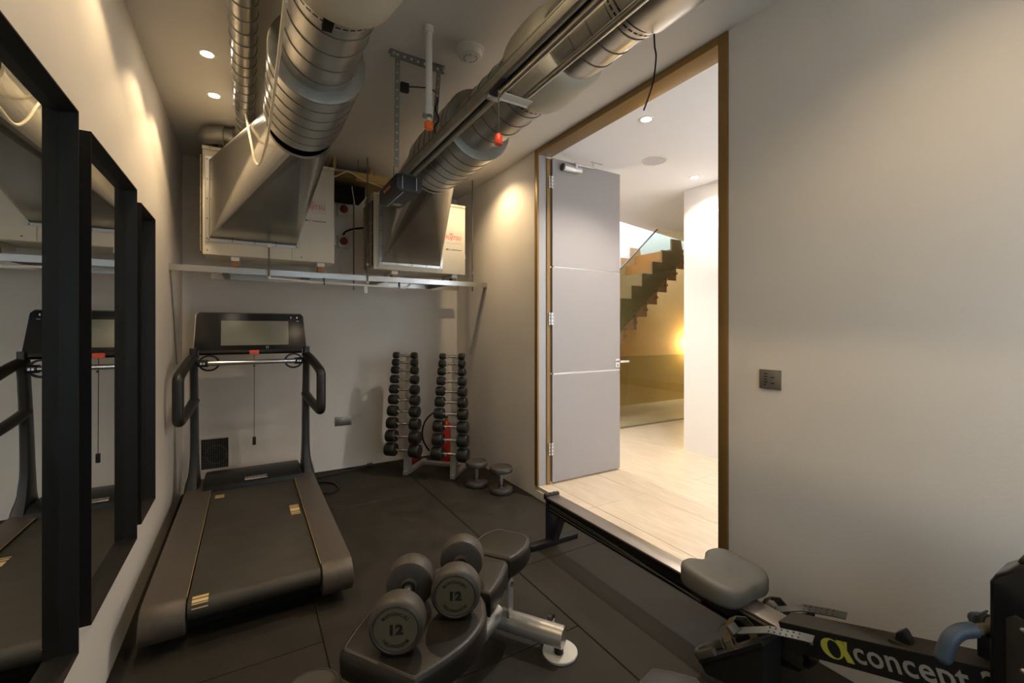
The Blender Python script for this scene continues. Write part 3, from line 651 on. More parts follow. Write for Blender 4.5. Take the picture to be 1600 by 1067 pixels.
# carriage, push rods, bracket and emergency pull
m = MB().box(XO - 0.028, XO + 0.028, 1.47, 1.60, 2.335, 2.362, bev=0.003); ca = m.build('carriage', 'black', t)
MB().box(XO - 0.030, XO + 0.030, 1.585, 1.61, 2.325, 2.345, bev=0.002).build('carriage_plate', 'satin', ca)
MB().box(XO - 0.01, XO + 0.12, 1.49, 1.53, 2.298, 2.304).box(XO - 0.01, XO + 0.12, 1.527, 1.531, 2.290, 2.325, bev=0.001).build('bracket', 'foot_white', t)
MB().cyl((XO - 0.008, YF + 0.02, 2.316), (XO - 0.008, 1.515, 2.316), 0.0125, seg=16).build('push_rod', 'galv', t)
MB().cyl((XO + 0.094, YF + 0.02, 2.316), (XO + 0.094, 1.515, 2.316), 0.0125, seg=16).build('push_rod', 'galv', t)
pt = on_y(779, 165, 1.50); pb = on_y(779.5, 210, 1.50)
pull = MB().cyl((pt.x, 1.50, 2.31), (pt.x, 1.50, pb.z), 0.003, seg=8).build('pull_cord', 'ink', t)
MB().lathe([(0, -0.030), (0.014, -0.030), (0.017, -0.024), (0.013, 0.004), (0.008, 0.012), (0, 0.012)], 16, loc=(pt.x, 1.50, pb.z - 0.010)).build('pull_grip', 'red', pull)

# ================================================================ mirrors on the left wall
def mirror(y0, y1, z0, z1, label):
    xf = -0.38; xg = -0.414
    t = thing('wall_mirror', label, 'mirror', (XL, (y0 + y1) / 2, z0)); ox, oy, oz = t.location
    # profile ring corners at: outer front, lip, mid, glass
    lip, inn = 0.004, 0.014
    def rect(i, x): return [Vector((x - ox, y0 + i - oy, z0 + i - oz)), Vector((x - ox, y1 - i - oy, z0 + i - oz)), Vector((x - ox, y1 - i - oy, z1 - i - oz)), Vector((x - ox, y0 + i - oy, z1 - i - oz))]
    L = [rect(0, XL + 0.001), rect(0, xf), rect(lip, xf), rect(inn, xg), rect(inn, XL + 0.001)]
    names = ['bottom_rail', 'side_rail', 'top_rail', 'side_rail']
    for k in range(4):
        j = (k + 1) % 4; V = []; Fc = []
        for ring in L: V += [ring[k], ring[j]]
        n = len(L)
        for i in range(n):
            i2 = (i + 1) % n; Fc.append((2 * i, 2 * i + 1, 2 * i2 + 1, 2 * i2))
        Fc.append(tuple(2 * i for i in range(n))); Fc.append(tuple(2 * i + 1 for i in range(n)))
        MB().faces(V, Fc).build(names[k], 'frame_black', t, angle=10)
    MB().box(XL + 0.002 - ox, xg - ox, y0 + inn - oy, y1 - inn - oy, z0 + inn - oz, z1 - inn - oz).build('mirror_glass', 'mirror', t)
mirror(2.355, 2.682, 0.575, 1.905, 'narrow black framed mirror closest to the treadmill uprights')
mirror(1.676, 2.276, 0.548, 1.938, 'black framed mirror hanging between the two other mirrors')
mirror(0.70, 1.571, 0.535, 1.950, 'wide black deep framed mirror farthest from the treadmill uprights')

# ================================================================ wall fittings
t = thing('wall_socket', 'brown metal double power socket on the back wall', 'socket', (0.81, YB, 0.471))
MB().box(-0.078, 0.078, -0.006, 0, -0.046, 0.046, bev=0.002).build('plate', 'plate_metal', t)
m = MB()
for sx_ in (-0.04, 0.04):
    for dx, dz in ((0, 0.015), (-0.011, -0.008), (0.011, -0.008)): m.box(sx_ + dx - 0.003, sx_ + dx + 0.003, -0.0068, -0.006, dz - 0.004, dz + 0.004)
m.build('pin_hole', 'ink', t)
MB().box(-0.012, -0.004, -0.010, -0.006, 0.010, 0.026, bev=0.001).build('rocker', 'white', t); MB().box(0.004, 0.012, -0.010, -0.006, 0.010, 0.026, bev=0.001).build('rocker', 'white', t)
t = thing('keypad_switch', 'square metal keypad light switch with dark slit buttons', 'light switch', (XR, 1.121, 1.154))
MB().box(-0.010, 0, -0.0475, 0.0475, -0.044, 0.044, bev=0.002).build('plate', 'plate_metal', t)
for k in range(5): MB().box(-0.0115, -0.010, 0.010, 0.026, 0.0225 - k * 0.0125, 0.0275 - k * 0.0125, bev=0.0005).build('button', 'ink', t)
for dz in (0.010, -0.016): MB().box(-0.0115, -0.010, -0.022, -0.006, dz - 0.0025, dz + 0.0025, bev=0.0005).build('button', 'ink', t)
t = thing('vent_grille', 'square wire mesh vent low on the back wall behind the treadmill', 'vent', (-0.25, YB, 0.30))
MB().box(-0.125, -0.1, -0.006, 0, -0.155, 0.155).box(0.1, 0.125, -0.006, 0, -0.155, 0.155).box(-0.1, 0.1, -0.006, 0, 0.13, 0.155).box(-0.1, 0.1, -0.006, 0, -0.155, -0.13).build('frame', 'wall', t)
MB().box(-0.1, 0.1, -0.0008, 0, -0.13, 0.13).build('backing', 'dark_void', t)
MB().lathe([(0.075, -0.001), (0.080, -0.001), (0.080, -0.003), (0.075, -0.003)], 32, 'Y', (0.01, 0, -0.01)).build('duct_mouth', 'galv_dull', t)
for k in range(13): MB().cyl((-0.098 + k * 0.0163, -0.005, -0.13), (-0.098 + k * 0.0163, -0.005, 0.13), 0.0012, seg=5).build('mesh_wire', 'steel', t)
for k in range(16): MB().cyl((-0.1, -0.005, -0.125 + k * 0.0167), (0.1, -0.005, -0.125 + k * 0.0167), 0.0012, seg=5).build('mesh_wire', 'steel', t)
t = thing('power_plug', 'black power plug and flex lying on the rubber floor by the back wall', 'plug', (0, 0, 0))
MB().box(1.02, 1.08, 4.52, 4.57, 0.0, 0.028, bev=0.006).build('plug_body', 'black', t)
m = MB()
for dx, z in ((1.03, 0.028), (1.066, 0.028), (1.05, 0.028)): m.box(dx, dx + 0.005, 4.54, 4.548, z, z + 0.018)
m.build('pin', 'black', t)
MB().tube([(1.02, 4.545, 0.010), (0.95, 4.52, 0.009), (0.80, 4.50, 0.009), (0.62, 4.46, 0.009), (0.55, 4.42, 0.009)], 0.006, 8, smooth=5).build('flex', 'black', t)
tag(MB().tube([(0.50, 4.30, 0.0085), (0.58, 4.28, 0.0085), (0.66, 4.18, 0.0085), (0.67, 4.04, 0.0085), (0.60, 3.97, 0.0085), (0.52, 4.00, 0.0085), (0.485, 4.04, 0.0085)], 0.0075, 8, smooth=6).build('power_cable', 'black'), 'black power cable looped on the floor beside the treadmill', 'cable')

# ================================================================ treadmill
def treadmill():
    cx = 0.0425
    t = thing('treadmill', 'large dark treadmill with flat console facing the back wall', 'treadmill', (cx, 3.2, 0))
    Y = lambda y: y - 3.2
    # side rails: profile in (y,z), extruded in x
    prof = [(Y(4.30), 0.05), (Y(4.30), 0.185), (Y(4.1), 0.204), (Y(2.42), 0.204)]
    for k in range(1, 9):
        a = k / 8 * PI * 0.60; prof.append((Y(2.42) - 0.088 * math.sin(a), 0.116 + 0.088 * math.cos(a)))
    prof += [(Y(2.37), 0.055), (Y(2.55), 0.05)]
    for nm, x0, x1 in (('side_rail', -0.436, -0.276), ('side_rail', 0.272, 0.4175)):
        r = MB().prism(prof, x0, x1, 'X', bev=0.006).build(nm, 'char', t)
        xi = x1 + 0.0015 if x0 < 0 else x0 - 0.0015
        MB().box(xi - 0.0006, xi + 0.0006, Y(2.40), Y(3.93), 0.2015, 0.2040).build('edge_strip', 'gold', r)
    MB().box(-0.40, 0.40, Y(2.46), Y(4.28), 0.035, 0.105).build('underframe', 'black_matte', t)
    for x in (-0.34, 0.34):
        MB().cyl((x, Y(2.62), 0), (x, Y(2.62), 0.05), 0.035, seg=18).build('foot', 'black', t); MB().cyl((x, Y(4.15), 0), (x, Y(4.15), 0.05), 0.035, seg=18).build('foot', 'black', t)
    bp = [(Y(3.95), 0.190), (Y(2.40), 0.190)]
    for k in range(1, 13):
        a = k / 12 * PI; bp.append((Y(2.40) - 0.043 * math.sin(a), 0.147 + 0.043 * math.cos(a)))
    bp += [(Y(3.95), 0.108)]
    b = MB().prism(bp, -0.270, 0.266, 'X').build('running_belt', 'belt', t)
    def mark(x0, x1, y0, y1, z=0.1906): MB().box(x0, x1, Y(y0), Y(y1), z - 0.0012, z).build('belt_mark', 'gold', b)
    for y0, y1 in ((2.405, 2.42), (2.45, 2.47)): pass
    mark(-0.255, -0.195, 2.395, 2.415); 
    for k in range(3):
        a0 = 0.28 + k * 0.42; a1 = a0 + (0.33 if k == 0 else 0.10)
        ps = [(-0.255, Y(2.40) - 0.0438 * math.sin(a), 0.147 + 0.0438 * math.cos(a)) for a in [a0 + (a1 - a0) * i / 5 for i in range(6)]]
        MB().strip([(-0.225, p[1], p[2]) for p in ps], (1, 0, 0), 0.06, 0.001).build('belt_mark', 'gold', b)
    for y0, y1 in ((3.745, 3.762), (3.775, 3.787), (3.80, 3.808)): mark(-0.245, -0.19, y0, y1)
    for y0, y1 in ((3.165, 3.176), (3.19, 3.206), (3.222, 3.28), (3.296, 3.312), (3.326, 3.336)): mark(0.195, 0.25, y0, y1)
    # motor cover
    mp = [(Y(3.905), 0.192), (Y(3.915), 0.225), (Y(3.965), 0.250), (Y(4.10), 0.262), (Y(4.25), 0.250), (Y(4.36), 0.205), (Y(4.37), 0.06), (Y(3.96), 0.06), (Y(3.96), 0.192)]
    mc = MB().prism(mp, -0.33, 0.33, 'X', bev=0.01).build('motor_cover', 'black', t)
    rot = basis((1, 0, 0), (0, 0.58, 0.30), (0.01, Y(3.944), 0.2415))
    bd = MB().box(-0.075, 0.075, -0.016, 0.016, -0.001, 0.0014, bev=0.0008).build('badge', 'satin', mc); bd.matrix_local = rot
    tx = inst('badge_lettering', text_mesh('TECHNOGYM', 0.024, 'ink', bold=0.0004), bd); tx.location = (0, 0, 0.0018)
    # uprights
    for s in (-1, 1):
        xo = -0.392 if s < 0 else 0.372
        secs = []   # (z, x centre, half width, y centre, half depth)
        for z, xw, hw, yc, hd in ((0.16, xo + 0.012 * s, 0.050, 4.10, 0.14), (0.22, xo + 0.008 * s, 0.046, 4.10, 0.12), (0.30, xo + 0.002 * s, 0.034, 4.11, 0.085), (0.45, xo, 0.027, 4.12, 0.062), (0.80, xo, 0.025, 4.10, 0.050), (1.05, xo, 0.024, 4.07, 0.045), (1.16, xo, 0.024, 4.05, 0.045), (1.24, xo, 0.026, 4.04, 0.030)):
            secs.append((z, xw, hw, yc, hd))
        V = []; Fc = []; K = 16
        for z, xw, hw, yc, hd in secs:
            for k in range(K):
                a = 2 * PI * k / K; c_, s_ = math.cos(a), math.sin(a)
                V.append((xw + hw * abs(c_) ** 0.5 * (1 if c_ > 0 else -1), Y(yc) + hd * abs(s_) ** 0.7 * (1 if s_ > 0 else -1), z))
        for i in range(len(secs) - 1):
            for k in range(K): Fc.append((i * K + k, i * K + (k + 1) % K, (i + 1) * K + (k + 1) % K, (i + 1) * K + k))
        Fc.append(tuple(range(K))); Fc.append(tuple((len(secs) - 1) * K + k for k in range(K)))
        up = MB().faces(V, Fc).build('upright', 'grip', t)
        MB().tube([(xw + s * (hw + 0.001), Y(yc - hd * 0.25), z) for z, xw, hw, yc, hd in secs[:-1]], 0.007, 6, smooth=4).build('chrome_strip', 'chrome', up)
        # looping hand rail
        xg = -0.448 if s < 0 else 0.442
        pth = [(xo, Y(4.06), 1.175), (xo + 0.35 * (xg - xo), Y(3.95), 1.145), (xo + 0.85 * (xg - xo), Y(3.78), 1.080), (xg, Y(3.715), 1.045), (xg, Y(3.70), 0.99), (xg, Y(3.70), 0.90), (xg, Y(3.70), 0.80), (xg, Y(3.715), 0.762), (xg + 0.1 * (xo - xg), Y(3.76), 0.752), (xo + 0.3 * (xg - xo), Y(3.96), 0.805), (xo, Y(4.09), 0.845)]
        rr = []
        n = (len(pth) - 1) * 5 + 1
        MB().tube(pth, 0.034, 16, smooth=5, flat=0.95).build('hand_rail', 'grip', t)
    # console
    yb, yt, zb, zt = 4.02, 4.085, 1.222, 1.507
    def fr_(x, v, off): # on the tilted front plane
        return Vector((x, Y(yb + (yt - yb) * v - off * 0.975), zb + (zt - zb) * v + off * -0.22))
    pan = [(-0.392, 0.0), (0.372, 0.0), (0.352, 0.93), (0.335, 1.0), (-0.362, 1.0), (-0.380, 0.93)]
    V = [fr_(x, v, 0) for x, v in pan] + [fr_(x, v, -0.035) for x, v in pan]; n = len(pan)
    con = MB().faces(V, [tuple(range(n)), tuple(range(n, 2 * n))] + [(i, (i + 1) % n, n + (i + 1) % n, n + i) for i in range(n)]).build('console', 'black_gloss', t)
    def quad(name, m, x0, x1, v0, v1, off, xt0=None, xt1=None, par=con):
        V = [fr_(x0, v0, 0.0002), fr_(x1, v0, 0.0002), fr_(xt1 if xt1 is not None else x1, v1, 0.0002), fr_(xt0 if xt0 is not None else x0, v1, 0.0002)]
        V2 = [fr_(x0, v0, off), fr_(x1, v0, off), fr_(xt1 if xt1 is not None else x1, v1, off), fr_(xt0 if xt0 is not None else x0, v1, off)]
        return MB().faces(V + V2, [(4, 5, 6, 7), (0, 1, 2, 3), (0, 1, 5, 4), (1, 2, 6, 5), (2, 3, 7, 6), (3, 0, 4, 7)]).build(name, m, par)
    quad('screen', 'screen', -0.222, 0.240, 0.13, 0.80, 0.0012)
    quad('edge_trim', 'chrome', -0.394, -0.390, 0.0, 0.96, 0.001, -0.384, -0.380)
    k = [fr_(0.088 + 0.009 * math.cos(a * PI / 8), 0.065 + 0.030 * math.sin(a * PI / 8), 0.001) for a in range(16)]
    MB().tube(k, 0.0015, 5, closed=True).build('home_key', 'satin', con)
    m = MB()
    for x in (0.26, 0.305): 
        p = fr_(x, 0.90, 0.001); m.box(p.x - 0.003, p.x + 0.003, p.y - 0.0005, p.y + 0.0005, p.z - 0.008, p.z + 0.008)
    p = fr_(0.31, 0.80, 0.001); m.box(p.x - 0.009, p.x + 0.009, p.y - 0.0005, p.y + 0.0005, p.z - 0.0012, p.z + 0.0012)
    m.build('status_mark', 'satin', con)
    MB().prism([(Y(4.00), 1.205), (Y(4.005), 1.222), (Y(4.06), 1.222), (Y(4.06), 1.190), (Y(4.02), 1.188)], -0.36, 0.34, 'X', bev=0.006).build('console_beam', 'black', t)
    MB().box(-0.035, 0.030, Y(3.985), Y(4.006), 1.188, 1.221, bev=0.003).build('stop_key', 'redlamp', t)
    MB().cyl((-0.30, Y(3.985), 1.128), (0.285, Y(3.985), 1.128), 0.0185, seg=22).build('chrome_bar', 'chrome', t)
    for s in (-1, 1):
        x0 = -0.36 if s < 0 else 0.34
        cl = MB().cyl((x0, Y(4.0), 1.128), (x0 - s * 0.058, Y(3.985), 1.128), 0.026, seg=20).build('bar_collar', 'black', t)
        for dx in (0.018, 0.036): MB().box(x0 - s * dx - 0.006, x0 - s * dx + 0.006, Y(3.9615), Y(3.967), 1.120, 1.136).build('key_symbol', 'satin', cl)
        xr = x0 - s * 0.065
        MB().strip([(xr + 0.062 * math.cos(a * PI / 16), Y(4.015) , 1.128 + 0.055 * math.sin(a * PI / 16)) for a in range(33)], (0, 1, 0), 0.026, 0.013).build('toggle_ring', 'black', t)
    cd = MB().cyl((-0.003, Y(3.975), 0.545), (-0.003, Y(3.99), 1.20), 0.0022, seg=6).build('safety_cord', 'ink', t)
    MB().box(-0.015, 0.009, Y(3.966), Y(3.984), 0.485, 0.548, bev=0.004).build('clip', 'black', cd)
    MB().sphere((-0.003, Y(3.96), 1.10), 0.007).build('bead', 'black', cd)
treadmill()

# ================================================================ dumbbell towers
RA = Vector((0.7071, -0.7071, 0)); RB = Vector((0.7071, 0.7071, 0))
t = thing('dumbbell_rack', 'grey steel twin tower dumbbell rack standing in the corner', 'rack', (1.4535, 3.95, 0), -PI / 4)
# local x along RA, local y along RB
HX = 0.237
for s in (-1, 1):
    MB().box(s * HX - 0.022, s * HX + 0.022, -0.02, 0.42, 0.0, 0.042, bev=0.003).build('foot', 'silverpaint', t)
    MB().faces([(s * HX + dx, dy + z * 0.05, z) for z in (0.30, 1.12) for dx, dy in ((-0.052, 0.061), (0.052, 0.061), (0.052, 0.10), (-0.052, 0.10))], [(0, 1, 2, 3), (4, 5, 6, 7), (0, 1, 5, 4), (1, 2, 6, 5), (2, 3, 7, 6), (3, 0, 4, 7)]).build('spine_plate', 'galv_dull', t)
    MB().faces([(s * HX + dx, dy + z * 0.05, z) for z in (0.042, 1.145) for dx, dy in ((-0.028, 0.0), (0.028, 0.0), (0.028, 0.06), (-0.028, 0.06))], [(0, 1, 2, 3), (4, 5, 6, 7), (0, 1, 5, 4), (1, 2, 6, 5), (2, 3, 7, 6), (3, 0, 4, 7)]).build('post', 'silverpaint', t)
    MB().box(s * HX - 0.024, s * HX + 0.024, -0.024, 0.044, 0.0, 0.004).build('foot_cap', 'black', t)
MB().box(-HX + 0.022, HX - 0.022, 0.325, 0.365, 0.002, 0.042, bev=0.003).build('cross_tube', 'silverpaint', t)
rows = [1.137, 1.070, 0.997, 0.910, 0.817, 0.719, 0.612, 0.498, 0.377, 0.252]
cradle = MB()
for k in (-1, 1):
    cradle.tube([(k * 0.048, 0.0, -0.010), (k * 0.048, -0.05, -0.020), (k * 0.048, -0.075, -0.018), (k * 0.050, -0.100, 0.008)], 0.0045, 8, smooth=3)
cradle.box(-0.052, 0.052, -0.006, 0.001, -0.016, -0.006)
cme = cradle.mesh('cradle', 'silverpaint')
def small_db(i):
    R = 0.031 + 0.0034 * i; Lh = 0.054 + 0.0054 * i
    gap = 0.066 + 0.0008 * i
    hd = MB().lathe([(0, 0), (R * 0.75, 0), (R * 0.93, 0.004), (R, 0.012), (R, Lh - 0.014), (R * 0.93, Lh - 0.004), (R * 0.7, Lh), (0, Lh)], 24).mesh('head', 'head_small')
    hm = MB().lathe([(0, -gap), (0.011, -gap), (0.011, -0.035), (0.0145, 0), (0.011, 0.035), (0.011, gap), (0, gap)], 14, 'X').mesh('handle', 'chrome')
    return hd, hm, gap
sizes = ['lightest', 'second lightest', 'third lightest', 'fourth lightest', 'fifth lightest', 'sixth lightest', 'fourth heaviest', 'third heaviest', 'second heaviest', 'heaviest']
rack = t
for s, tower in ((-1, 'rack tower by the plain back wall'), (1, 'rack tower by the doorway wall')):
    for i, z in enumerate(rows):
        zz = z if s < 0 else z - 0.004
        yoff = z * 0.05 - 0.072
        inst('cradle', cme, rack, (s * HX, z * 0.05, zz), (0, 0, 0))
        base = Vector((1.4535, 3.95, 0)) + RA * (s * HX) + RB * yoff
        d = thing('small_dumbbell', '%s black rubber dumbbell on the %s' % (sizes[i], tower), 'dumbbell', (base.x, base.y, zz), -PI / 4, 'dumbbells on the twin tower rack')
        hd, hm, gap = small_db(i)
        inst('handle', hm, d)
        inst('head', hd, d, (gap, 0, 0), (0, PI / 2, 0)); inst('head', hd, d, (-gap, 0, 0), (0, -PI / 2, 0))

# fire extinguishers behind the towers
def extinguisher(x, y, label, hose):
    t = thing('fire_extinguisher', label, 'extinguisher', (x, y, 0))
    MB().lathe([(0, 0), (0.052, 0), (0.056, 0.006), (0.056, 0.36), (0.050, 0.395), (0.030, 0.42), (0.020, 0.43), (0, 0.43)], 28).build('cylinder', 'extred', t)
    MB().cyl((0, 0, 0.43), (0, 0, 0.47), 0.016, seg=14).build('valve', 'brass', t)
    MB().box(-0.05, 0.02, -0.01, 0.01, 0.470, 0.482, bev=0.003).box(-0.06, 0.02, -0.009, 0.009, 0.495, 0.505, bev=0.003).build('lever', 'black', t)
    if hose: 
        h = MB().tube(hose, 0.0095, 10, smooth=6).build('hose', 'black', t)
        a, b = Vector(hose[-1]), Vector(hose[-1]) + (Vector(hose[-1]) - Vector(hose[-2])).normalized() * 0.05
        MB().cyl(a, b, 0.012, 0.016, seg=12).build('nozzle', 'cream', h)
X_, Y_ = 1.765, 4.285
hp = [on_y(u, v, 4.27) - Vector((X_, Y_, 0)) for u, v in [(690, 641), (676, 646), (665, 657), (660, 672), (661, 687), (667, 699), (671, 704)]]
extinguisher(X_, Y_, 'red fire extinguisher with a looped black hose behind the dumbbell rack', [(0.0, 0, 0.45)] + hp)
extinguisher(1.490, 4.535, 'red fire extinguisher squeezed against the back wall behind the dumbbell rack', None)

# ================================================================ big dumbbells
def big_db(label, loc, axis, R, th, L, lettering=True, upright=False, group=None):
    """axis: unit direction pointing to the far end"""
    a = Vector(axis).normalized(); t = thing('dumbbell', label, 'dumbbell', loc, 0, group)
    q = a.to_track_quat('Z', 'Y'); 
    hm = MB().lathe([(0, -L / 2 + th), (0.0165, -L / 2 + th), (0.0155, -0.03), (0.0175, 0), (0.0155, 0.03), (0.0165, L / 2 - th), (0, L / 2 - th)], 18, direction=a).build('handle', 'steel', t)
    prof = [(0, 0), (R * 0.26, 0), (R * 0.28, -0.012), (R * 0.34, -0.013), (R * 0.36, 0.0), (R * 0.84, 0.001), (R * 0.95, 0.006), (R, 0.018), (R, th - 0.020), (R * 0.96, th - 0.007), (R * 0.87, th - 0.001), (R * 0.83, th), (R * 0.80, th - 0.003), (0, th - 0.003)]
    for s in (-1, 1):
        d = a * s
        h = MB().lathe(prof, 48, loc=d * (L / 2 - th), direction=d).build('head', 'head', t)
        f = MB().lathe([(0, 0.0022), (R * 0.76, 0.0022), (R * 0.775, 0.0), (0, 0.0)], 40, loc=d * (L / 2 - 0.003), direction=d).build('face_plate', 'face' if lettering else 'head', h)
        if lettering:
            upv = Vector((0, 0, 1)) if abs(d.z) < 0.9 else Vector((-0.5, -0.86, 0))
            xv = upv.cross(d).normalized(); o = d * (L / 2 - 0.003 + 0.0026)
            Mx = basis(xv, upv, o)
            n = inst('number', text_mesh('12', R * 0.46, 'ink', bold=0.0022, sx=1.15), h); n.matrix_local = Mx
            arcm = text_mesh('TECHNOGYM', R * 0.165, 'ink', arc=R * 0.58, bold=0.0003)
            n = inst('maker_lettering', arcm, h); n.matrix_local = Mx
            n = inst('maker_lettering', arcm, h); n.matrix_local = Mx @ Matrix.Rotation(PI, 4, 'Z')
    return t
# standing on end near the doorway
for x, y, lab in ((1.735, 3.515, 'dumbbell standing on end next to the dumbbell rack'), (1.842, 3.265, 'dumbbell standing on end closer to the doorway')):
    big_db(lab, (x, y, 0.111), (0, 0, 1), 0.098, 0.050, 0.222, lettering=False)
PADZ = 0.40
DBR = 0.084
big_db('dumbbell marked 12 at the front edge of the bench', (0.447, 1.441, PADZ + DBR + 0.001), (0.47, 0.883, 0), DBR, 0.082, 0.305)
big_db('dumbbell marked 12 lying beside the backrest pads of the bench', (0.668, 1.497, PADZ + DBR + 0.001), (0.50, 0.866, 0), DBR, 0.082, 0.295)

# ================================================================ bench
def spline(pts, n=4):
    out = []; N = len(pts)
    for i in range(N):
        p0, p1, p2, p3 = (Vector(pts[(i + k) % N]) for k in (-1, 0, 1, 2))
        for k in range(n):
            u = k / n; out.append(tuple(0.5 * ((2 * p1) + (p2 - p0) * u + (2 * p0 - 5 * p1 + 4 * p2 - p3) * u * u + (3 * p1 - p0 - 3 * p2 + p3) * u ** 3)))
    return out
def pad(half, z0, z1, parent, name='pad', m='leather'):
    """half: [(along, halfwidth)] -> symmetric outline"""
    pts = [(a, -h) for a, h in half] + [(a, h) for a, h in reversed(half)]
    out = spline(pts, 4); o = MB().bm
    cxa = (half[0][0] + half[-1][0]) / 2
    def ins(p, d):
        v = Vector((p[0] - cxa, p[1])); l = v.length; v *= (l - d) / l; return (v.x + cxa, v.y)
    V = []; Fc = []; K = len(out)
    lev = [(0.022, z0), (0.008, z0 + 0.007), (0.001, z0 + 0.022), (0, z1 - 0.028), (0.002, z1 - 0.014), (0.007, z1 - 0.005), (0.014, z1 - 0.001), (0.022, z1), (0.060, z1 + 0.001)]
    for d, z in lev: V += [(*ins(p, d), z) for p in out]
    for i in range(len(lev) - 1):
        for k in range(K): Fc.append((i * K + k, i * K + (k + 1) % K, (i + 1) * K + (k + 1) % K, (i + 1) * K + k))
    Fc.append(tuple(range(K))); Fc.append(tuple((len(lev) - 1) * K + k for k in range(K)))
    o = MB().faces(V, Fc).build(name, m, parent, angle=60)
    MB().tube([(*ins(p, 0.018), z1 - 0.0003) for p in out], 0.0014, 5, closed=True).build('stitching', 'piping', o)
    return o
def bench(label, ox, oy, ang, full=True):
    t = thing('workout_bench', label, 'bench', (ox, oy, 0), ang)
    z1 = PADZ; z0 = PADZ - 0.095
    pad([(-0.008, 0.110), (-0.005, 0.134), (0.008, 0.148), (0.10, 0.182), (0.20, 0.206), (0.31, 0.198), (0.40, 0.150), (0.428, 0.122), (0.434, 0.10)], z0, z1, t, 'seat_pad')
    pad([(0.440, 0.122), (0.448, 0.142), (0.50, 0.142), (0.58, 0.132), (0.66, 0.112), (0.684, 0.100), (0.690, 0.085)], z0, z1, t, 'back_pad')
    pad([(0.698, 0.085), (0.706, 0.102), (0.76, 0.120), (0.84, 0.126), (0.91, 0.108), (0.945, 0.076), (0.952, 0.055)], z0, z1, t, 'head_pad')
    zc = 0.105
    MB().cyl((0.10, 0, zc), (0.77, 0, zc), 0.040, seg=28).build('spine_tube', 'silverpaint', t)
    MB().cyl((0.775, -0.315, 0.082), (0.775, 0.315, 0.082), 0.044, seg=28).build('rear_cross_tube', 'silverpaint', t)
    MB().cyl((0.10, -0.20, 0.062), (0.10, 0.20, 0.062), 0.036, seg=28).build('front_cross_tube', 'silverpaint', t)
    for s in (-1, 1):
        MB().cyl((0.775, s * 0.315, 0.082), (0.775, s * 0.318, 0.082), 0.0405, seg=28).build('tube_cap', 'steel', t)
        MB().lathe([(0, 0), (0.073, 0), (0.075, 0.003), (0.075, 0.011), (0.072, 0.014), (0, 0.014)], 36, loc=(0.79, s * 0.295, 0)).build('foot_disc', 'foot_white', t)
        MB().cyl((0.775, s * 0.295, 0.012), (0.775, s * 0.295, 0.05), 0.02, seg=16).build('foot_stem', 'black', t)
        MB().cyl((0.10, s * 0.18, 0.0), (0.10, s * 0.18, 0.04), 0.03, seg=16).build('front_foot', 'black', t)
        pl = MB().prism([(0.745, 0.10), (0.785, 0.10), (0.790, 0.25), (0.782, 0.272), (0.765, 0.278), (0.748, 0.272), (0.742, 0.25)], s * 0.072 - 0.005, s * 0.072 + 0.005, 'Y', bev=0.001).build('pivot_plate', 'silverpaint', t)
        pass
    MB().cyl((0.766, -0.086, 0.255), (0.766, 0.086, 0.255), 0.012, seg=12).build('pivot_bolt', 'steel', t)
    MB().box(0.47, 0.87, -0.035, 0.035, 0.255, z0 + 0.001, bev=0.003).box(0.735, 0.80, -0.065, 0.065, 0.225, 0.285, bev=0.003).build('backrest_beam', 'silverpaint', t)
    MB().cyl((0.56, 0, 0.13), (0.50, 0, 0.28), 0.022, seg=16).build('adjuster_strut', 'silverpaint', t)
    MB().box(0.17, 0.24, -0.03, 0.03, 0.13, z0 + 0.001, bev=0.003).build('seat_post', 'silverpaint', t)
    MB().box(0.04, 0.36, -0.09, 0.09, z0 - 0.012, z0 - 0.001, bev=0.002).build('seat_bracket', 'silverpaint', t)
    MB().tube([(0.05, 0.07, z0 - 0.014), (0.012, 0.075, z0 - 0.018), (0.012, 0.02, z0 - 0.018), (0.05, 0.02, z0 - 0.014)], 0.006, 8, smooth=4).build('release_lever', 'silverpaint', t)
    for s in ((-1,) if full else (-1, 1)):
        wy = s * 0.225
        w_ = MB().cyl((0.862, wy - 0.010, 0.068), (0.862, wy + 0.010, 0.068), 0.034, seg=24).build('transport_wheel', 'black', t)
        MB().box(0.80, 0.875, wy - 0.017, wy - 0.013, 0.055, 0.085, bev=0.001).box(0.80, 0.875, wy + 0.013, wy + 0.017, 0.055, 0.085, bev=0.001).cyl((0.862, wy - 0.021, 0.068), (0.862, wy + 0.021, 0.068), 0.008, seg=10).build('wheel_bracket', 'silverpaint', t)
bench('silver framed workout bench with black pads and dumbbells on its seat', 0.321, 1.317, math.radians(33.9))

# second padded bench reaching in beside the rowing machine: a low end pad on a post
t = thing('padded_stool', 'low dark padded seat on the floor beside the rower footrests', 'stool', (1.155, 0.928, 0), math.radians(-48.7))
so = [(-0.13, -0.15), (-0.14, 0.0), (-0.117, 0.067), (-0.076, 0.139), (0.0, 0.145), (0.075, 0.140), (0.118, 0.06), (0.125, -0.15)]
MB().prism(so, 0.150, 0.204, 'Z', bev=0.012, seg=3).build('cushion', 'leather', t, angle=50)
MB().tube([(a * 0.90, b * 0.90, 0.2042) for a, b in so], 0.0014, 5, closed=True).build('stitching', 'piping', t)
MB().cyl((-0.06, 0, 0.012), (-0.06, 0, 0.151), 0.03, seg=20).build('post', 'silverpaint', t)
MB().lathe([(0, 0), (0.10, 0), (0.10, 0.008), (0.03, 0.014), (0, 0.014)], 32, loc=(-0.06, 0, 0)).build('base_disc', 'black', t)
big_db('dumbbell standing on end in front of the treadmill end', (0.180, 1.562, 0.112), (0, 0, 1), 0.088, 0.060, 0.224, lettering=False)

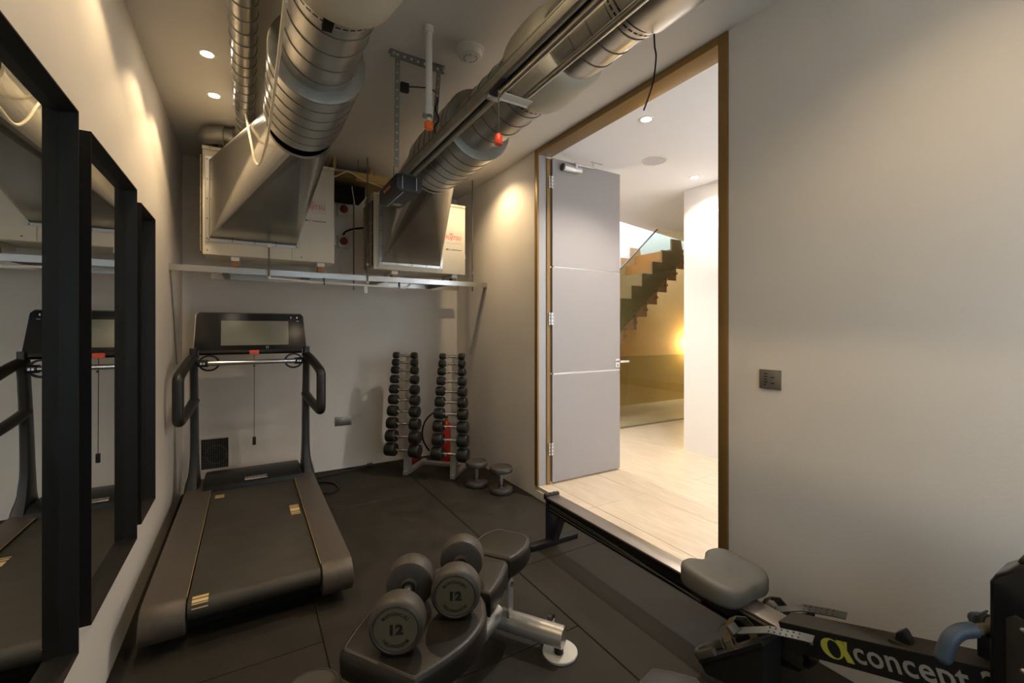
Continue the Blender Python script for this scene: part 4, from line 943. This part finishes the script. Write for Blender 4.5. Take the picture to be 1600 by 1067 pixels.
# ================================================================ rowing machine
def rower():
    XC = 1.69
    t = thing('rowing_machine', 'black rowing machine with grey seat along the right wall', 'rowing machine', (XC, 1.3, 0))
    Y = lambda y: y - 1.3
    r = MB().box(-0.048, 0.048, Y(0.78), Y(2.325), 0.296, 0.306, bev=0.002).build('rail_top', 'rail', t)
    pr = [(-0.040, 0.296), (0.040, 0.296), (0.040, 0.284), (0.030, 0.280), (0.030, 0.258), (0.036, 0.254), (0.036, 0.244), (0.028, 0.240), (0.028, 0.224), (0.036, 0.220), (0.036, 0.212), (-0.036, 0.212), (-0.036, 0.220), (-0.028, 0.224), (-0.028, 0.240), (-0.036, 0.244), (-0.036, 0.254), (-0.030, 0.258), (-0.030, 0.280), (-0.040, 0.284)]
    MB().prism(pr, Y(0.78), Y(2.325), 'Y').build('monorail', 'black_gloss', t, angle=20)
    m = MB()
    for k, z in enumerate((0.262, 0.250, 0.232)): m.tube([(-0.039, Y(2.30), z), (-0.0385, Y(1.9), z - 0.004), (-0.038, Y(1.2), 0.222 + 0.004 * k)], 0.0022, 6)
    m.build('cord_and_glints', 'greyflex', t)  # fanned grey lines stand for reflections on the glossy side and the cord
    MB().box(-0.054, 0.054, Y(2.315), Y(2.345), 0.285, 0.322, bev=0.004).build('end_stop', 'black', t)
    for dx in (-0.03, 0, 0.03): MB().cyl((dx, Y(2.33), 0.322), (dx, Y(2.33), 0.326), 0.006, seg=8).build('stop_screw', 'steel', t)
    MB().box(-0.045, 0.045, Y(2.32), Y(2.335), 0.03, 0.29, bev=0.002).build('rear_leg', 'black', t)
    MB().faces([(dx, yy, zz) for dx in (-0.022, 0.022) for yy, zz in ((Y(2.20), 0.213), (Y(2.235), 0.213), (Y(2.315), 0.034), (Y(2.28), 0.034))], [(0, 1, 2, 3), (4, 5, 6, 7), (0, 1, 5, 4), (1, 2, 6, 5), (2, 3, 7, 6), (3, 0, 4, 7)]).build('rear_brace', 'black', t)
    MB().box(-0.185, 0.185, Y(2.285), Y(2.338), 0.0, 0.034, bev=0.003).build('rear_foot', 'black', t)
    # seat
    K = 48; rings = []
    yc = Y(1.12)
    def outl(th):
        c_, s_ = math.cos(th), math.sin(th); n = 3.6
        rr = (abs(c_ / 0.152) ** n + abs(s_ / 0.138) ** n) ** (-1 / n)
        x, y = rr * c_, rr * s_
        if y > 0: y -= 0.042 * math.exp(-(x / 0.045) ** 2) * (y / 0.138)      # tail bone cut-out
        else: y += 0.012 * math.exp(-(x / 0.05) ** 2) * (-y / 0.138)
        return x, y
    V = []; Fc = []
    lev = [(0.90, 0.318), (0.97, 0.322), (1.0, 0.335), (1.0, 0.362), (0.975, 0.378), (0.90, 0.386), (0.7, 0.383), (0.45, 0.377), (0.2, 0.373)]
    for sc_, z in lev:
        for k in range(K):
            x, y = outl(2 * PI * k / K); zz = z
            if z > 0.36: zz += 0.016 * (abs(x) / 0.15) ** 2 * sc_ + 0.010 * max(0, y / 0.138) - 0.006 * max(0, -y / 0.138)
            V.append((x * sc_, yc + y * sc_, zz))
    nl = len(lev)
    for i in range(nl - 1):
        for k in range(K): Fc.append((i * K + k, i * K + (k + 1) % K, (i + 1) * K + (k + 1) % K, (i + 1) * K + k))
    Fc.append(tuple(range(K))); Fc.append(tuple((nl - 1) * K + k for k in range(K)))
    st = MB().faces(V, Fc).build('seat', 'seat', t, angle=75)
    MB().box(-0.07, 0.07, yc - 0.11, yc + 0.11, 0.309, 0.319).box(-0.075, -0.051, yc - 0.10, yc + 0.10, 0.255, 0.315, bev=0.003).box(0.051, 0.075, yc - 0.10, yc + 0.10, 0.255, 0.315, bev=0.003).build('seat_carriage', 'black', t)
    # front beam rising to the flywheel
    p0 = Vector((0, Y(0.86), 0.285)); p1 = Vector((0, Y(0.20), 0.505)); d = (p1 - p0).normalized(); nrm = Vector((0, -d.z, d.y)) * -1
    nrm = Vector((0, d.z, -d.y)); nrm = nrm if nrm.z > 0 else -nrm
    hh = 0.045
    V = [p + Vector((dx, 0, 0)) + nrm * s for p in (p0, p1) for dx, s in ((-0.05, -hh), (0.05, -hh), (0.05, hh), (-0.05, hh))]
    bm_ = MB().faces(V, [(0, 1, 2, 3), (4, 5, 6, 7), (0, 1, 5, 4), (1, 2, 6, 5), (2, 3, 7, 6), (3, 0, 4, 7)]).build('front_beam', 'black_matte', t)
    V = [p + Vector((dx, 0, 0)) + nrm * s for p in (p0, p1) for dx, s in ((-0.0495, hh), (0.0495, hh), (0.0495, hh + 0.002), (-0.0495, hh + 0.002))]
    MB().faces(V, [(0, 1, 2, 3), (4, 5, 6, 7), (0, 1, 5, 4), (1, 2, 6, 5), (2, 3, 7, 6), (3, 0, 4, 7)]).build('dusty_lit_top', 'dustbeam', bm_)  # dust on the lighter top; the shade on the sides is painted black
    # lettering on the flank facing the room (reads towards the flywheel)
    def place(o, s, off): o.matrix_local = basis(d, nrm, p0 + d * s + nrm * off + Vector((-0.0507, 0, 0)))
    lg = inst('brand_lettering', text_mesh('concept 2', 0.088, 'greyprint', align='LEFT', bold=0.0012, sx=0.94), bm_); place(lg, 0.225, 0.004)
    mk = MB()
    ring = []
    for k in range(25):
        a = 2 * PI * k / 24; ring.append((0.030 * math.cos(a), 0.028 * math.sin(a)))
    V = []; Fc = []
    for k in range(24):
        a = 2 * PI * k / 24
        V.append((0.034 * math.cos(a), 0.030 * math.sin(a), 0.0006)); V.append((0.006 + 0.019 * math.cos(a), 0.026 * math.sin(a), 0.0006))
    for k in range(24): j = (k + 1) % 24; Fc.append((2 * k, 2 * j, 2 * j + 1, 2 * k + 1))
    mk.faces(V, Fc); mk.faces([(0.020, 0.030, 0.0007), (0.038, 0.030, 0.0007), (0.058, -0.030, 0.0007), (0.036, -0.030, 0.0007)], [(0, 1, 2, 3)])
    mk.faces([(0.040, 0.030, 0.0007), (0.054, 0.030, 0.0007), (0.046, 0.005, 0.0007)], [(0, 1, 2)])
    mo = mk.build('brand_mark', 'lime', bm_); place(mo, 0.165, 0.0)
    MB().sphere((-0.051, (p0 + d * 0.10).y, (p0 + d * 0.10).z), 0.006).build('rivet', 'steel', bm_)
    # hook fin on the beam
    c0 = p0 + d * 0.36 + nrm * hh
    fb = MB().box(-0.026, 0.026, c0.y - 0.032, c0.y + 0.032, c0.z - 0.006, c0.z + 0.004, bev=0.002).build('fin_base', 'dustbeam', t)
    MB().prism([(c0.y - 0.020, c0.z + 0.002), (c0.y + 0.022, c0.z + 0.002), (c0.y + 0.018, c0.z + 0.024), (c0.y + 0.000, c0.z + 0.042), (c0.y - 0.008, c0.z + 0.036), (c0.y - 0.016, c0.z + 0.020)], -0.014, 0.014, 'X', bev=0.004).build('fin', 'black', fb)
    MB().box(-0.045, 0.045, Y(0.80), Y(0.98), 0.20, 0.295, bev=0.003).build('beam_joint', 'dustbeam', t)
    # foot rests
    for s in (-1, 1):
        xc = s * 0.118
        hl = Vector((xc, Y(1.11), 0.085)); to = Vector((xc, Y(0.865), 0.305)); dd = (to - hl).normalized(); nn = Vector((0, -dd.z, dd.y)); nn = -nn if nn.y < 0 else nn
        nn = Vector((0, dd.z, -dd.y)); nn = nn if nn.z > 0 else -nn
        def P(a, b, h): return hl + dd * a + Vector((b, 0, 0)) + nn * h
        L = (to - hl).length
        V = [P(a, b, h) for h in (-0.012, 0.0) for a, b in ((0, -0.06), (0, 0.06), (L, 0.06), (L, -0.06))]
        fb = MB().faces(V, [(0, 1, 2, 3), (4, 5, 6, 7), (0, 1, 5, 4), (1, 2, 6, 5), (2, 3, 7, 6), (3, 0, 4, 7)]).build('foot_board', 'black', t)
        # skirt below the board
        V = [P(0, b, 0) + Vector((0, 0, 0)) for b in (-0.055, 0.055)] + [P(L, b, -0.012) for b in (-0.055, 0.055)] + [Vector((xc + b, Y(0.86), 0.11)) for b in (-0.055, 0.055)] + [Vector((xc + b, Y(1.08), 0.05)) for b in (-0.055, 0.055)]
        V[0] -= nn * 0.013; V[1] -= nn * 0.013
        MB().faces(V, [(0, 1, 3, 2), (2, 3, 5, 4), (4, 5, 7, 6), (6, 7, 1, 0), (0, 2, 4, 6), (1, 3, 5, 7)]).build('skirt', 'black_matte', fb)
        hc = MB().strip([P(0.012, -0.052, 0.006), P(0.006, -0.052, 0.045), P(0.0, -0.030, 0.060)], (0, dd.y, dd.z), 0.07, 0.004)
        MB().tube([P(0.10, -0.056, 0.012), P(0.02, -0.054, 0.014), P(-0.02, -0.03, 0.018), P(-0.026, 0, 0.02), P(-0.02, 0.03, 0.018), P(0.02, 0.054, 0.014), P(0.10, 0.056, 0.012)], 0.012, 8, smooth=4, flat=1.4).build('heel_cup', 'greyflex', fb)
        MB().strip([P(L * 0.58, -0.060, 0.0), P(L * 0.60, -0.066, 0.03), P(L * 0.63, -0.045, 0.068), P(L * 0.66, 0.0, 0.085), P(L * 0.66, 0.045, 0.068), P(L * 0.64, 0.066, 0.03), P(L * 0.62, 0.060, 0.0)], dd, 0.036, 0.003).build('strap', 'strap', fb)
        MB().tube([P(L * 0.45, -0.05, 0.01), P(L * 0.42, -0.03, 0.06), P(L * 0.45, 0.02, 0.075), P(L * 0.5, 0.05, 0.02)], 0.003, 6, smooth=5).build('strap_loop', 'greyflex', fb)
        b0 = P(L * 0.70, -0.045, 0.055)
        MB().box(b0.x - 0.022, b0.x + 0.022, b0.y - 0.016, b0.y + 0.016, b0.z - 0.004, b0.z + 0.010, bev=0.003, rot=Matrix.Rotation(math.radians(35), 4, 'X')).build('buckle', 'greyflex', fb)
        # perforated flexible tongue sticking up past the toe
        q0 = P(L * 0.72, -0.03, 0.045); q1 = q0 + Vector((0.020, -0.10, 0.055)); q2 = q0 + Vector((0.055, -0.185, 0.070))
        tg = MB().strip([q0, q1, q2, q2 + Vector((0.02, -0.03, 0.0))], (0.9, 0.2, 0.25), 0.034, 0.004).build('adjust_tongue', 'greyflex', fb)
        hm = MB()
        for k in range(6):
            for e in (-1, 1):
                u = k / 5; c = q1.lerp(q2, u * 0.95) + Vector((0.9, 0.2, 0.25)).normalized() * 0.009 * e
                hm.cyl(c - Vector((0, 0, 0.0035)), c + Vector((0, 0, 0.0035)), 0.0028, seg=6)
        hm.build('tongue_hole', 'ink', tg)
    MB().box(-0.052, 0.052, Y(0.86), Y(1.04), 0.285, 0.292).build('foot_bridge', 'strap', t)
    # handle resting in its holder across the beam
    W = lambda u, v, x: on_x(u, v, x) - Vector((XC, 1.3, 0))
    h = [W(1474, 1026, 1.56), W(1484, 1000, 1.575), W(1500, 987, 1.60), W(1523, 984, 1.63), W(1548, 981, 1.70), W(1550, 973, 1.76), W(1538, 968, 1.80), W(1524, 967, 1.83)]
    hb = MB().tube(h[3:6], 0.014, 12, smooth=5).build('handle_bar', 'strap', t)
    MB().tube(h[:4], 0.0185, 16, smooth=6).sphere(h[0], 0.0185).build('hand_grip', 'bluegrip', hb)
    MB().tube(h[5:], 0.0185, 16, smooth=6).build('hand_grip', 'bluegrip', hb)
    c1 = h[4]
    MB().box(c1.x - 0.03, c1.x + 0.03, c1.y - 0.06, c1.y + 0.02, c1.z - 0.075, c1.z - 0.012, bev=0.004).build('handle_rest', 'black', t)
    m = MB()
    for k in range(3): m.tube([h[3] + Vector((0.01 + 0.012 * k, 0.006, 0.016 + 0.002 * k)), h[5] + Vector((-0.02 + 0.012 * k, 0.01, 0.022 + 0.002 * k))], 0.003, 6)
    m.build('chain_strand', 'ink', hb)
    # monitor and chain tower
    tw = [(Y(0.345), 0.10), (Y(0.345), 0.735), (Y(0.335), 0.757), (Y(0.315), 0.775), (Y(0.295), 0.80), (Y(0.255), 0.815), (Y(0.19), 0.80), (Y(0.15), 0.76), (Y(0.13), 0.70), (Y(0.13), 0.10)]
    to_ = MB().prism(tw, -0.060, 0.060, 'X', bev=0.008).build('tower', 'black_gloss', t)
    MB().prism([(Y(0.315), 0.40), (Y(0.315), 0.66), (Y(0.30), 0.675), (Y(0.20), 0.64), (Y(0.20), 0.40)], -0.066, -0.060, 'X', bev=0.002).build('side_plate', 'dustbeam', to_)
    for y, z in ((0.285, 0.645), (0.285, 0.545), (0.285, 0.47)): MB().sphere((-0.064, Y(y), z), 0.008, sc=(0.6, 1, 1)).build('bolt', 'steel', to_)
    MB().cyl((-0.0605, Y(0.262), 0.755), (-0.064, Y(0.262), 0.755), 0.018, seg=20).build('boss', 'steel', to_)
    MB().prism([(Y(0.300), 0.799), (Y(0.255), 0.815), (Y(0.19), 0.80), (Y(0.19), 0.806), (Y(0.255), 0.824), (Y(0.295), 0.812)], -0.045, 0.045, 'X', bev=0.002).build('top_cap', 'dustbeam', to_)
    # flywheel cage and front feet
    fw = MB().lathe([(0, -0.07), (0.19, -0.07), (0.235, -0.045), (0.245, 0), (0.235, 0.045), (0.19, 0.07), (0, 0.07)], 40, 'X', (0, Y(-0.10), 0.40)).build('flywheel_housing', 'black', t)
    for k in range(5):
        rr = 0.07 + 0.035 * k
        MB().tube([(-0.072, Y(-0.10) + rr * math.cos(a * PI / 14), 0.40 + rr * math.sin(a * PI / 14)) for a in range(28)], 0.004, 6, closed=True).build('cage_ring', 'greyflex', fw)
    MB().box(-0.03, 0.03, Y(-0.30), Y(-0.02), 0.03, 0.17, bev=0.003).build('front_leg', 'black', t); MB().box(-0.24, 0.24, Y(-0.29), Y(-0.23), 0.0, 0.035, bev=0.003).build('front_foot', 'black', t)
    MB().box(-0.20, 0.20, Y(0.21), Y(0.26), 0.0, 0.035, bev=0.003).build('front_foot', 'black', t); MB().box(-0.03, 0.03, Y(0.20), Y(0.27), 0.03, 0.12).build('front_leg', 'black', t)
rower()

# ================================================================ hall: glass, stairs, lamp
t = thing('glass_guard', 'low clear glass guard screen across the hall before the stairs', 'balustrade', (4.5, 4.19, HALL))
for x0, x1 in ((-2.0, -0.25), (-0.24, 1.32), (1.33, 3.0)):
    MB().box(x0, x1, -0.006, 0.006, 0, 0.935).build('pane', 'glass_low', t)
MB().box(-2.0, 3.0, -0.012, -0.0065, 0.0, 0.012).box(-2.0, 3.0, 0.0065, 0.012, 0.0, 0.012).build('base_channel', 'steel', t)
# stairs: zigzag oak flight rising to the right
st = thing('staircase', 'zigzag oak staircase rising beyond the glass guard', 'staircase', (4.545, 4.5, HALL))
RUN, RISE = 0.212, 0.187
x_0, z_0 = 4.545 - 6 * RUN, 1.378 - 6 * RISE
for k in range(12):
    xa = x_0 + k * RUN - 4.545; za = z_0 + k * RISE - HALL
    if za < -0.2: continue
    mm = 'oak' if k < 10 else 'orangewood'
    MB().box(xa, xa + RUN + 0.03, 0.03, 0.83, za + RISE - 0.035 + 0.12, za + RISE + 0.12).build('tread', mm, st)
    MB().box(xa + 0.0, xa + 0.03, 0.03, 0.83, za + 0.12, za + RISE - 0.035 + 0.12).build('riser', mm, st)
for y0, y1 in ((0.0, 0.029), (0.831, 0.86)):
    lo = []; hi = []
    for k in range(12):
        xa = x_0 + k * RUN - 4.545; za = z_0 + k * RISE - HALL
        lo += [(xa, za), (xa + RUN, za)]; hi += [(xa, za + 0.44), (xa + RUN, za + 0.44)]
    hi2 = [(x - 0.10, z) for x, z in hi]
    lo = [(x, max(z, 0.0)) for x, z in lo]; hi2 = [(x, max(z, 0.02)) for x, z in hi2]
    MB().prism(lo + hi2[::-1], y0, y1, 'Y').build('stringer', 'oak', st)
sg = thing('stair_glass', 'tall greenish glass panel bolted to the side of the stair flight', 'balustrade', (4.545, 4.46, HALL))
MB().prism([(-1.2, 0.35), (1.3, 2.5), (1.3, 2.75), (0.60, 2.75), (-1.2, 1.215)], -0.012, 0.012, 'Y').build('pane', 'glass', sg)
MB().prism([(-1.2, 1.215), (0.60, 2.75), (0.588, 2.755), (-1.2, 1.227)], -0.012, 0.012, 'Y').build('edge', 'seam', sg)
for k in range(2, 12):
    xa = x_0 + k * RUN - 4.545 + 0.15; za = z_0 + k * RISE - HALL + 0.10
    if za > 0.5: 
        for dz in (0, 0.09): MB().cyl((xa, -0.022, za + dz), (xa, 0.040, za + dz), 0.018, seg=14).build('standoff_bolt', 'chrome', sg)
wl = thing('wall_lamp', 'small warm wall lamp glowing on the wall tinted with its light under the stairs', 'wall lamp', (7.10, 5.435, 1.13))
MB().box(-0.05, 0.05, -0.05, 0, -0.06, 0.06, bev=0.006).build('body', 'sconce', wl)
l = bpy.data.lights.new('sconce_glow', 'POINT'); l.energy = 11; l.color = (1.0, 0.68, 0.28); l.shadow_soft_size = 0.05
o = bpy.data.objects.new('sconce_glow', l); C.objects.link(o); o.parent = wl; o.location = (0, -0.16, 0)
